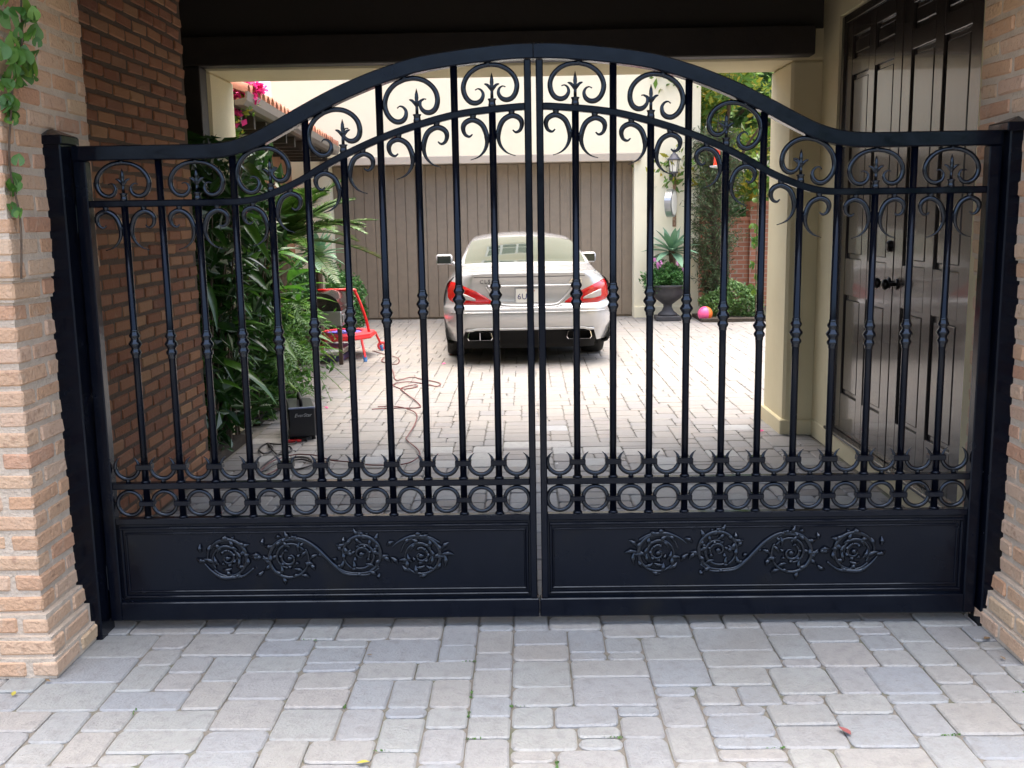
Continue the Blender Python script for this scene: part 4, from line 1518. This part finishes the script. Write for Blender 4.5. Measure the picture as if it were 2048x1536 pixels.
MB().box(-0.28, 0.24, -0.30, 0.30, 0.0, 0.055, 0.006).build('base', M_PURPLE, bx)
MB().box(-0.26, 0.22, -0.28, 0.28, 0.056, 0.14, 0.01).build('tray', M_WHITE, bx)
tr = MB().ring((0, 0, 0), 0.042, 0.017, 20, 10, 'y').build('toy_wheel', M_REDPAD, None, (-1.80, 8.62, 0.06), (0, 0, 0.4), True)
tag(tr, 'small red toy wheel lying beside the trampoline foot', 'toy')

# portable machine with cables
wd = thing('welding_machine', 'black portable welding machine with carry handle and white script at the fern', 'welder', (-1.665, 3.50, 0), math.radians(16))
MB().box(-0.10, 0.10, 0.0, 0.44, 0.02, 0.245, 0.012).build('case', mat('black_powder_coat', (0.010, 0.010, 0.012), 0.4, coat=.2, bump=(80, .1)), wd)
MB().box(-0.096, 0.096, -0.008, 0.012, 0.236, 0.2475, 0.003).build('front_trim', mat('pale_blue_trim', (0.20, 0.24, 0.38), 0.3, metal=.3), wd)
MB().tube(spline([(0, 0.06, 0.24), (0, 0.07, 0.28), (0, 0.10, 0.300), (0, 0.20, 0.305), (0, 0.32, 0.300), (0, 0.36, 0.28), (0, 0.37, 0.24)], 4), 0.012, 8).build('handle', M_BLACKPL, wd, smooth=True)
link('lettering', text_mesh('EverStar', 0.036, 0.0008, 0.35), M_WHITE, wd, (0.006, -0.0015, 0.187), (PI / 2, 0, 0))
fo = MB()
for (x, y) in ((-.08, .03), (.08, .03), (-.08, .41), (.08, .41)):
    fo.lathe([(0.016, 0), (0.014, 0.022)], 10, (x, y, 0))
fo.build('foot', M_RUBBER, wd)
FAR = [(-1.908, 8.57), (-1.736, 8.237), (-1.498, 7.8), (-1.462, 7.358), (-1.653, 7.578), (-1.643, 7.858), (-1.434, 6.851), (-1.318, 6.215), (-1.181, 6.366), (-1.068, 6.269), (-0.866, 5.998), (-0.871, 5.767), (-0.967, 5.925), (-1.185, 6.098), (-1.311, 5.904), (-1.188, 5.696), (-1.068, 5.784), (-1.095, 5.885), (-1.21, 5.747), (-1.157, 5.504), (-0.969, 4.923), (-0.94, 4.72), (-1.141, 4.696), (-1.327, 4.632)]
NEAR = [(-1.293, 4.746), (-1.146, 4.735), (-1.01, 4.571), (-0.919, 4.38), (-0.888, 3.964), (-0.891, 3.531), (-0.89, 3.416), (-0.766, 3.057), (-0.743, 2.831), (-0.826, 2.67), (-1.045, 2.645), (-1.167, 2.711), (-1.32, 2.804), (-1.434, 2.917), (-1.509, 2.946), (-1.621, 2.977), (-1.714, 2.787), (-1.724, 2.558), (-1.711, 2.427), (-1.646, 2.466), (-1.599, 2.734)]
COIL = [(-1.72, 3.523), (-1.694, 3.351), (-1.792, 3.301), (-1.906, 3.363), (-1.906, 3.173), (-1.829, 3.014), (-1.815, 3.195), (-1.893, 3.363), (-1.728, 2.983), (-1.668, 3.133), (-1.718, 3.243), (-1.727, 2.933), (-1.759, 2.696), (-1.723, 2.514), (-1.679, 2.691), (-1.598, 2.926), (-1.493, 2.871), (-1.43, 2.678), (-1.522, 2.592), (-1.645, 2.736), (-1.529, 2.825), (-1.406, 2.723)]


def cord(name, pts, r, m, label, z=0.0):
    path = spline([(x, y, z + r + 0.004 * (i % 3)) for i, (x, y) in enumerate(pts)], 7)
    o = MB().tube(path, r, 7).build(name, m, None, smooth=True)
    return tag(o, label, 'cord')


cord('extension_cord', FAR, 0.0052, M_CORD, 'maroon extension cord looping across the courtyard pavers towards the trampoline')
cord('extension_cord', NEAR, 0.0048, M_CORD, 'red cord lying on the passage pavers just behind the gate', 0.008)
cord('welding_cable', COIL, 0.006, M_CORDDK, 'tangled black cable coiled in front of the welding machine', 0.002)
eh = thing('electrode_holder', 'red handled clamp lying in front of the welding machine', 'clamp', (-1.72, 3.42, 0.012), 0.05)
MB().tube([(-0.07, 0, 0), (0.0, 0, 0), (0.06, 0, 0.002)], [0.011, 0.012, 0.009], 8).build('handle', M_RED, eh)
MB().tube([(0.06, 0, 0.002), (0.10, 0, 0.004)], [0.007, 0.009], 8).build('jaw', M_BLACKPL, eh)

# ball
bl = thing('play_ball', 'pink and orange ball on the pavers beside the urn planter', 'ball', (2.70, 11.55, 0.112))
for nm, m_, ra in (('pink_half', M_PINK, 0.0), ('orange_half', M_ORANGE, PI)):
    pr_ = [(0.112 * math.sin(PI * 0.5 * k / 12), 0.112 * math.cos(PI * 0.5 * k / 12)) for k in range(13)]
    pr_.reverse()
    MB().lathe([(max(r, 0.0005), z) for r, z in pr_], 28).build(nm, m_, bl, (0, 0, 0), (0, (-PI / 2 if nm.startswith('pink') else PI / 2), 0.35), True)

# bird feeder hanging from the tree
bf = thing('bird_feeder', 'red tubular bird feeder hanging in the juniper', 'feeder', (2.74, 11.0, 2.25))
MB().lathe([(0.012, 0.36), (0.05, 0.33), (0.058, 0.32), (0.045, 0.31), (0.045, 0.10), (0.052, 0.04), (0.05, 0.03)], 14).build('reservoir', mat('orange_red_glass', (0.75, 0.05, 0.015), 0.2, coat=.5), bf, smooth=True)
MB().lathe([(0.06, 0.0), (0.10, 0.012), (0.105, 0.03), (0.05, 0.034)], 16).build('tray', M_WHITE, bf)
MB().tube([(0, 0, 0.35), (0.01, 0, 0.75)], 0.003, 5).build('hanging_wire', M_INK, bf)

# ------------------------------------------------------------------ planting
vr = random.Random(21)


def orient(o, d, roll=0.0):
    """point local +Y along d"""
    d = Vector(d).normalized()
    q = d.to_track_quat('Y', 'Z')
    o.rotation_mode = 'QUATERNION'
    from mathutils import Quaternion
    o.rotation_quaternion = q @ Quaternion((0, 1, 0), roll)


# climbing vine on the left pillar
iv = thing('climbing_vine', 'green leafy vine climbing the front edge of the brick pillar', 'vine', (-1.72, -0.40, 0))
MB().tube(spline([(0.0, 0.045, 1.42), (0.012, 0.052, 1.62), (-0.006, 0.05, 1.80), (0.012, 0.06, 1.98), (0.03, 0.07, 2.10), (0.055, 0.09, 2.20), (0.06, 0.10, 2.34), (0.08, 0.12, 2.60)], 4), 0.0035, 6).build('stem', M_BARK, iv)
me_iv = []
for k in range(5):
    mb = MB()
    n = 14
    vs = [(0, 0.02, -.004)]
    for i in range(n + 1):
        a = -2.9 + 5.8 * i / n
        r = 0.024 * (1 + 0.07 * math.cos(3 * a) + (.22 if i == n // 2 else 0) + vr.uniform(-.04, .04))
        vs.append((r * math.sin(a), 0.008 + r * math.cos(a) * 1.05, -0.006 * math.cos(2 * a)))
    mb.add(vs, [(0, i + 1, i + 2) for i in range(n)])
    me_iv.append(mb.mesh('leaf', True))
for k in range(92):
    if k < 72:
        z = vr.uniform(2.06, 2.62)
        cx = 0.045 + (z - 2.05) * 0.10 + vr.gauss(0, 0.028)
        y = vr.gauss(0.075, 0.035)
    elif k < 84:
        z = vr.uniform(1.93, 2.08)
        cx, y = 0.018 + vr.gauss(0, 0.012), vr.gauss(0.05, 0.015)
    else:
        z = vr.uniform(1.60, 1.84)
        cx, y = 0.002 + vr.gauss(0, 0.010), vr.gauss(0.045, 0.012)
    o = link('leaf', vr.choice(me_iv), L_IVY, iv, (cx, y, z), (0, 0, 0), (1, 1, 1))
    s = vr.uniform(0.6, 1.45) if k < 72 else vr.uniform(.6, 1.1)
    o.scale = (s, s, s)
    o.rotation_euler = (vr.uniform(0.7, 1.9), vr.uniform(-0.6, 0.6), vr.uniform(-0.5, 1.6))

# dark glossy shrub in the left bed, near the far pier
sh = thing('glossy_shrub', 'tall dark shrub with long glossy leaves by the passage wall', 'shrub', (-2.19, 3.42, 0))
stm = MB()
leafspots = []
for k in range(34):
    a = vr.uniform(0, 2 * PI)
    h = vr.uniform(0.5, 2.15)
    base = Vector((vr.uniform(-.18, .04), vr.uniform(-.50, 1.1), 0.0))
    lean = Vector((vr.uniform(-.12, .22), vr.uniform(-.25, .25), 0)) * (h / 1.6)
    pts = [base + lean * t * t + Vector((0, 0, h * t)) for t in (0, .35, .7, 1.0)]
    stm.tube(pts, [.014, .011, .008, .004], 5)
    nl = int(4 + h * 4)
    for j in range(nl):
        t = vr.uniform(0.3, 1.02)
        p = base + lean * t * t + Vector((0, 0, h * t))
        leafspots.append((p, t))
stm.build('stem', M_BARK, sh)
me_lf = [leaf_mesh('leaf', L, W, .5, dr, 5) for L, W, dr in ((.30, .065, .35), (.24, .060, .25), (.36, .075, .45), (.20, .055, .2), (.28, .085, .3))]
leafspots = leafspots[:290]
for (p, t) in leafspots:
    o = link('leaf', vr.choice(me_lf), L_DARK, sh, p)
    d = Vector((vr.gauss(.25, .7), vr.gauss(-.15, .7), vr.uniform(-.5, .75)))
    orient(o, d, vr.uniform(-.5, .5))
    s = vr.uniform(.7, 1.2)
    o.scale = (s, s, s)
# inner leaf mass of the same shrub, too dense to pick apart
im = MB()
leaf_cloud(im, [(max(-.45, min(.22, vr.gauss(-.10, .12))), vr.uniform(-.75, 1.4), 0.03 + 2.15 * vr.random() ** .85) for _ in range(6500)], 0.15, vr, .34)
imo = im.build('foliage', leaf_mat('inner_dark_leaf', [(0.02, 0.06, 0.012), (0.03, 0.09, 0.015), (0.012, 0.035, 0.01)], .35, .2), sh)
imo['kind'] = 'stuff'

# broad leaved bright plant beyond (ginger like)
gi = thing('ginger_plant', 'bright green broad-leaved plant arching over the bed behind the dark shrub', 'plant', (-2.42, 5.2, 0))
gst = MB()
sp = []
for k in range(20):
    base = Vector((vr.uniform(-.25, .2), vr.uniform(-.7, .8), 0))
    h = vr.uniform(.7, 1.45)
    lean = Vector((vr.uniform(-.05, .36), vr.uniform(-.3, .2), 0))
    pts = [base + lean * t * t + Vector((0, 0, h * t)) for t in (0, .35, .7, 1.0)]
    gst.tube(pts, [.014, .012, .009, .004], 5)
    for j in range(9):
        t = .35 + .65 * j / 8
        sp.append((base + lean * t * t + Vector((0, 0, h * t)), lean, j))
gst.build('stem', L_FERN, gi)
L_GIN = leaf_mat('ginger_leaf', [(0.045, 0.15, 0.015), (0.08, 0.23, 0.022), (0.03, 0.11, 0.013), (0.17, 0.29, 0.025)], 0.32, 0.28, src='object')
me_g = [leaf_mesh('leaf', L, W, .4, dr, 5) for L, W, dr in ((.38, .085, .5), (.30, .075, .35), (.44, .095, .6))]
for (p, lean, j) in sp:
    o = link('leaf', vr.choice(me_g), L_GIN, gi, p)
    d = lean.normalized() * (.7 if j % 2 else -.5) + Vector((vr.gauss(.1, .3), vr.gauss(-.2, .3), vr.uniform(.0, .7)))
    orient(o, d, vr.uniform(-.4, .4))

# feathery fern spilling onto the pavers
fe = thing('foxtail_fern', 'feathery light green fern spilling over the pavers above the welding machine', 'fern', (-2.12, 4.75, 0))


def frond(mb, base, d, L, lw, droop, n=16, rngf=vr, lift=0.0, fat=1.0):
    d = Vector(d).normalized()
    side = d.cross(Vector((0, 0, 1)))
    if side.length < .1:
        side = Vector((1, 0, 0))
    side.normalize()
    prev = Vector(base)
    for i in range(1, n + 1):
        t = i / n
        p = Vector(base) + d * L * t + Vector((0, 0, -droop * L * t * t))
        w = lw * math.sin(PI * min(.97, .12 + .88 * t)) ** .6
        tdir = (p - prev).normalized()
        for s in (-1, 1):
            q = p + side * s * w + tdir * w * .7 + Vector((0, 0, lift * w + rngf.uniform(-.15, .1) * w))
            mid = (p + q) / 2 + Vector((0, 0, .06 * w))
            wd_ = tdir * max(.004, L * .28 / n) * fat
            mb.add([p - wd_ * .5, mid - wd_ * .5, q, mid + wd_ * .5, p + wd_ * .5], [(0, 1, 3, 4), (1, 2, 3)])
        prev = p


for k in range(70):
    base = (vr.uniform(-.25, .1), vr.uniform(-.65, .9), vr.uniform(.15, .85))
    mb = MB()
    d = (vr.uniform(.1, 1.0), vr.uniform(-.9, .5), vr.uniform(-.1, .8))
    L = vr.uniform(.32, .60)
    dr_ = vr.uniform(.4, .9)
    frond(mb, (0, 0, 0), d, L, .05, dr_, 16)
    mb.tube([Vector(d).normalized() * L * t + Vector((0, 0, -dr_ * L * t * t)) for t in [q / 8 for q in range(9)]], .003, 4)
    mb.build('frond', L_FERN, fe, base)
fm = MB()
leaf_cloud(fm, [(vr.gauss(-.08, .16), vr.uniform(-.7, 1.0), .02 + .85 * vr.random()) for _ in range(2200)], .08, vr, .3)
fmo = fm.build('foliage', L_FERN, fe)
fmo['kind'] = 'stuff'

# sago palm
sg_ = thing('sago_palm', 'sago palm with long stiff feather fronds under the tiled eave', 'palm', (-2.62, 6.9, 0))
MB().lathe([(0.16, 0.0), (0.17, 0.4), (0.14, 0.9), (0.15, 1.25), (0.10, 1.38), (0.02, 1.45)], 12).build('trunk', M_BARK, sg_)
for k in range(46):
    a = 2 * PI * k / 46 * 7.0 + vr.uniform(-.2, .2)
    el = vr.uniform(.15, 1.15)
    d = Vector((math.cos(a) * math.cos(el), math.sin(a) * math.cos(el), math.sin(el)))
    mb = MB()
    L = vr.uniform(1.0, 1.35)
    dr_ = vr.uniform(.2, .5)
    frond(mb, (0, 0, 0), d, L, .17, dr_, 60, lift=.15, fat=3.2)
    mb.tube([d * L * t + Vector((0, 0, -dr_ * L * t * t)) for t in [q / 8 for q in range(9)]], [.012 - .001 * q for q in range(9)], 5)
    mb.build('frond', L_PALM, sg_, (d.x * .05, d.y * .05, 1.36))

# agaves
me_ag = [leaf_mesh('leaf', L, W, .35, dr, 6, 1.0) for L, W, dr in ((.42, .125, .25), (.36, .115, .45), (.46, .12, .12))]


def agave(loc, label, n, scale, stemh, grp):
    t = thing('agave', label, 'agave', loc, 0, grp)
    MB().tube([(0, 0, -stemh), (0.01, 0, -stemh * .5), (0, 0, 0.03)], [.045 * scale, .04 * scale, .05 * scale], 10).build('stem', M_BARK, t)
    for k in range(n):
        a = k * 2.39996
        u = k / n
        el = 1.35 - 1.5 * u ** .8
        d = (math.cos(a) * math.cos(el), math.sin(a) * math.cos(el), math.sin(el))
        o = link('leaf', me_ag[2] if u < .35 else (me_ag[0] if u < .7 else me_ag[1]), L_AGAVE, t, (0, 0, .02 - .04 * u))
        orient(o, d)
        s = scale * (.75 + .35 * u)
        o.scale = (s, s, s)
    return t


agave((2.25, 11.95, 1.03), 'grey-green agave rosette on a bare stem rising from the urn', 26, 1.15, .55, 'agaves either side of the garage door')
agave((-2.70, 9.4, 1.14), 'grey-green agave rosette left of the garage door above the hedge', 26, 1.0, 1.14, 'agaves either side of the garage door')

# urn planter
ur = thing('urn_planter', 'dark cast urn planter overflowing with green foliage beside the garage door', 'planter', (2.17, 11.82, 0))
MB().box(-.19, .19, -.19, .19, -.005, .07, .01).build('plinth', M_URN, ur)
MB().lathe([(.15, .07), (.145, .10), (.095, .14), (.065, .20), (.07, .24), (.12, .28), (.20, .34), (.245, .42), (.255, .50), (.285, .52), (.285, .545), (.23, .545), (.20, .50)], 24).build('bowl', M_URN, ur, smooth=True)


def blob_points(n, c, r, rng, shell=.55, zmin=None):
    out = []
    while len(out) < n:
        v = Vector((rng.gauss(0, 1), rng.gauss(0, 1), rng.gauss(0, 1))).normalized()
        k = shell + (1 - shell) * rng.random()
        k *= 1 + .16 * math.sin(5 * v.x + 3 * v.z + c[0]) + .10 * math.sin(9 * v.y + 4 * v.x)
        p = Vector((c[0] + v.x * r[0] * k, c[1] + v.y * r[1] * k, c[2] + v.z * r[2] * k))
        if zmin is None or p.z > zmin:
            out.append(p)
    return out


uf = MB()
leaf_cloud(uf, blob_points(2600, (-.0, 0, .66), (.36, .34, .24), vr, .35), .055, vr, .5, Vector((0, 0, .6)))
leaf_cloud(uf, blob_points(500, (-.22, -.06, .56), (.18, .18, .18), vr, .3), .055, vr, .5)
uf.build('foliage', L_HEDGE, ur)['kind'] = 'stuff'
me_fl = MB()
for k in range(5):
    a = 2 * PI * k / 5
    me_fl.add([(0, 0, 0), (.028 * math.cos(a - .5), .028 * math.sin(a - .5), .012), (.038 * math.cos(a), .038 * math.sin(a), .006), (.028 * math.cos(a + .5), .028 * math.sin(a + .5), .012)], [(0, 1, 2, 3)])
me_fl = me_fl.mesh('flower')
L_PINKF = leaf_mat('pink_petal', [(.62, .20, .52), (.70, .30, .60)], .5, .3, src='object')
for (x, z) in ((-.28, .93), (-.24, .96), (-.19, .90), (-.16, .88), (-.14, .92), (-.20, .86), (.1, .90), (.2, .80)):
    o = link('flower', me_fl, L_PINKF, ur, (x, -.22 + vr.uniform(-.05, .05), z - .03), (1.2, 0, vr.uniform(0, 3)), (1.1, 1.1, 1.1))

# hedges and bushes
hd_ = thing('clipped_shrub', 'rounded clipped shrub on the right edge of the courtyard by the ball', 'shrub', (3.22, 11.9, 0))
mb = MB()
leaf_cloud(mb, blob_points(4200, (0, 0, .25), (.47, .38, .32), vr, .72, .0), .055, vr, .55)
mb.build('foliage', L_BOX, hd_)['kind'] = 'stuff'
MB().tube([(0, 0, 0), (0.02, 0, .3)], .03, 6).build('trunk', M_BARK, hd_)
hl = thing('hedge', 'dense green hedge behind the grill and left of the garage door', 'hedge', (-2.95, 9.4, 0))
mb = MB()
leaf_cloud(mb, blob_points(4200, (-.15, -.4, .62), (.50, .9, .62), vr, .55, .02), .075, vr, .5)
leaf_cloud(mb, blob_points(2600, (.38, .9, .48), (.36, .6, .48), vr, .55, .02), .07, vr, .5)
mb.build('foliage', L_HEDGE, hl)['kind'] = 'stuff'
MB().tube([(-.1, -.3, 0), (-.1, -.3, .6)], .04, 6).build('trunk', M_BARK, hl)

# juniper column
ju = thing('juniper', 'tall narrow grey-green juniper at the corner of the garage', 'conifer', (2.93, 12.15, 0))
MB().tube([(0, 0, 0), (.03, 0, .9), (-.02, .02, 1.9), (.02, 0, 2.75)], [.075, .06, .04, .012], 8).build('trunk', M_BARK, ju)
brj = MB()
pts = []
for k in range(420):
    z = .25 + 2.55 * vr.random()
    rr = .43 * (1 - ((z - 1.55) / 1.75) ** 2) ** .5 * vr.uniform(.55, 1.15)
    if z < .9:
        rr *= .75
    a = vr.uniform(0, 2 * PI)
    tip = Vector((rr * math.cos(a), rr * math.sin(a), z + vr.uniform(.05, .25)))
    root = Vector((0, 0, z - .1))
    brj.tube([root, tip], [.008, .003], 4)
    for j in range(20):
        t = vr.uniform(.35, 1.1)
        pts.append(root.lerp(tip, t) + Vector((vr.gauss(0, .04), vr.gauss(0, .04), vr.gauss(0, .05))))
brj.build('branch', M_BARK, ju)
mb = MB()
leaf_cloud(mb, pts, .075, vr, .22)
mb.build('crown', L_CYP, ju)['kind'] = 'stuff'


def tree(loc, label, h, r, mtl, n, size, grp=None, cat='tree', base=0.45, name='tree', limbs=9):
    t = thing(name, label, cat, loc, 0, grp)
    tk = MB()
    tk.tube(spline([(0, 0, 0), (.04 * r, .02, h * .25), (-.03 * r, .03, h * .5), (.05 * r, 0, h * .8)], 4), [max(.02, .085 * (1 - i / 13)) * (h / 4) ** .8 for i in range(13)], 8)
    tips = []
    for k in range(limbs):
        a = 2 * PI * k / limbs + vr.uniform(-.4, .4)
        z0 = h * vr.uniform(base - .1, .7)
        tip = Vector((r * .8 * math.cos(a), r * .8 * math.sin(a), z0 + h * vr.uniform(.1, .3)))
        tk.tube(spline([(0, 0, z0), tuple(tip * .5 + Vector((0, 0, z0 * .5 + .1))), tuple(tip)], 3), [.035 * h / 4, .03 * h / 4, .026 * h / 4, .02 * h / 4, .016 * h / 4, .012 * h / 4, .006 * h / 4], 6)
        tips.append(tip)
    tk.build('trunk', M_BARK, t)
    mb = MB()
    clumps = [tuple(p) for p in tips] + [(vr.gauss(0, r * .45), vr.gauss(0, r * .45), h * vr.uniform(base, .98)) for _ in range(limbs * 2)]
    per = n // len(clumps)
    for c in clumps:
        q = r * vr.uniform(.28, .5)
        leaf_cloud(mb, blob_points(per, c, (q, q, q * .75), vr, .3), size, vr, .42)
    mb.build('crown', mtl, t)['kind'] = 'stuff'
    return t


tree((3.25, 13.1, 0), 'small tree with yellow and green leaves overhanging the garden wall', 4.4, 1.25, L_TREE, 5200, .14, limbs=8)
tree((3.9, 16.4, 0), 'bushy mid green tree right behind the brick garden wall', 5.2, 1.7, L_BACK, 7000, .16, 'trees beyond the garden wall', base=.2)
tree((4.9, 15.6, 0), 'dense green tree behind the brick garden wall pier', 6.0, 1.9, L_BACK, 7000, .17, 'trees beyond the garden wall')
tree((3.0, 21.0, 0), 'large leafy tree filling the gap beside the garage roof', 8.0, 3.0, L_BACK, 7000, .26, 'trees beyond the garden wall', base=.25)
tree((7.5, 19.0, 0), 'tall green tree farthest right beyond the garden wall', 7.5, 2.6, L_BACK, 5000, .25, 'trees beyond the garden wall', base=.25)

# bougainvillea at the far left corner of the passage
bo = thing('bougainvillea', 'magenta bougainvillea hanging from the eave beyond the left pier', 'bougainvillea', (-2.56, 5.55, 2.35))
bb = MB()
bb.tube(spline([(-.35, .2, -2.3), (-.3, .15, -1.0), (-.2, .1, 0), (.0, .0, .45), (.15, -.02, .55)], 4), [.022] * 8 + [.015] * 5 + [.008] * 4, 6)
bb.build('stem', M_BARK, bo)
fl = MB()
leaf_cloud(fl, blob_points(170, (.02, 0, .42), (.17, .2, .17), vr, .3) + blob_points(40, (-.04, 0, .2), (.09, .12, .12), vr, .2) + blob_points(40, (.18, .05, .44), (.10, .1, .06), vr, .2), .062, vr, .8)
fl.build('blossom', L_MAG, bo)['kind'] = 'stuff'
lf_ = MB()
leaf_cloud(lf_, blob_points(110, (.02, .02, .36), (.20, .2, .24), vr, .3) + blob_points(70, (-.08, .05, .02), (.12, .15, .2), vr, .2), .065, vr, .6)
lf_.build('foliage', L_TREE, bo)['kind'] = 'stuff'

# creeper on the far side of the right pier
cp = thing('pier_creeper', 'light green creeper leaves peeping past the right stucco pier', 'vine', (1.83, 4.30, 0))
MB().tube(spline([(.02, 0, 0), (.0, .01, .8), (-.01, .0, 1.5), (.01, .0, 2.2)], 4), .004, 5).build('stem', M_BARK, cp)
for k in range(40):
    z = vr.choice([vr.uniform(.95, 1.2), vr.uniform(1.3, 1.5), vr.uniform(1.6, 2.15)])
    o = link('leaf', vr.choice(me_iv), L_IVY, cp, (vr.uniform(-.05, .03), vr.uniform(-.05, .08), z), (vr.uniform(.8, 1.9), vr.uniform(-.5, .5), vr.uniform(-.8, .8)), (.95, .95, .95))

# ------------------------------------------------------------------ small litter and weeds
me_dry = leaf_mesh('fallen_leaf', .05, .026, .4, -.12, 4)
LV = [((.984, -.87), 'reddish dry leaf on the foreground pavers', 1.0, .6), ((-.486, -1.004), 'yellow leaf on the pavers at the bottom edge', .85, 2.0), ((-1.706, -.451), 'small brown leaf at the foot of the left pillar', .5, 1.1), ((-1.785, -.559), 'curled yellow leaf left of the pillar foot', .6, .2),
      ((-.591, -.257), 'tiny tan leaf on the pavers before the left gate leaf', .4, 1.6), ((1.73, -.15), 'curled tan leaf at the foot of the right gate post', .9, 2.4), ((1.70, -.347), 'small brown leaf beside the right pillar foot', .5, .4)]
for (x, y), lab, s, a in LV:
    tone = 'red' if 'reddish' in lab else ('yellow' if 'yellow' in lab else 'brown')
    cc = {'red': (.28, .09, .085), 'yellow': (.42, .36, .06), 'brown': (.24, .16, .085)}[tone]
    me_l = me_dry.copy()
    me_l.materials.clear()
    me_l.materials.append(mat('fallen_leaf_' + tone, cc, .6))
    o = link('fallen_leaf', me_l, None, None, (x, y, .006), (0, .15, a), (s, s, s))
    tag(o, lab, 'leaf', 'leaves fallen on the pavers')
me_pet = leaf_mesh('fallen_petal', .05, .04, .5, -.2, 3)
M_PET = leaf_mat('fallen_bract', [(.70, .04, .22), (.75, .08, .30)], .5, .3, src='object')
PT = [((-1.72, 4.74), 'magenta petal on the pavers beyond the welding machine'), ((1.70, 3.55), 'magenta petal in front of the right stucco pier'), ((-.95, 7.3), 'red petal near the left rear tyre of the car'), ((.17, 2.65), 'pale petal behind the meeting stiles of the gate'), ((1.25, 5.4), 'small pale petal right of the car on the courtyard pavers')]
for (x, y), lab in PT:
    o = link('fallen_petal', me_pet, M_PET if 'pale' not in lab else M_WHITE, None, (x, y, .006), (0, .2, vr.uniform(0, 6)))
    if 'pale' in lab:
        o.data = me_pet.copy()
        o.data.materials.clear()
        o.data.materials.append(M_WHITE)
        o.scale = (.6, .6, .6)
    tag(o, lab, 'petal', 'petals fallen on the pavers')
wm = MB()
cand = [t for i, t in enumerate(pv) if i in single and -1.5 < t[1] < -0.15 and abs(t[0]) < 1.7]
for (x, y, w_, h_) in vr.sample(cand, 16):
    sx, sy = vr.choice((-1, 1)), vr.choice((-1, 1))
    ax = vr.random() < .5
    for k in range(vr.randrange(8, 26)):
        t_ = vr.random() ** 2 * .055
        wx = x + sx * (w_ * U / 2 - (t_ if ax else 0)) + vr.gauss(0, .0022)
        wy = y + sy * (h_ * U / 2 - (0 if ax else t_)) + vr.gauss(0, .0022)
        leaf_cloud(wm, [(wx, wy, -.003 + vr.random() * .005)], .009, vr, .6)
wmo = wm.build('weeds', L_WEED)
tag(wmo, 'tiny green weeds and moss sprouting in the paver joints', 'weeds', kind='stuff')

# street side behind the camera, seen only as reflections in paint and glass
hdg = thing('street_hedge', 'row hedge across the street opposite the gate', 'hedge', (9.0, -19.0, 0))
mb = MB()
leaf_cloud(mb, blob_points(2500, (0, 0, 1.6), (8.0, 1.6, 2.2), vr, .6, 0), .5, vr, .5)
mb.build('foliage', L_BACK, hdg)['kind'] = 'stuff'
MB().tube([(0, 0, 0), (0, 0, 1.5)], .1, 6).build('trunk', M_BARK, hdg)
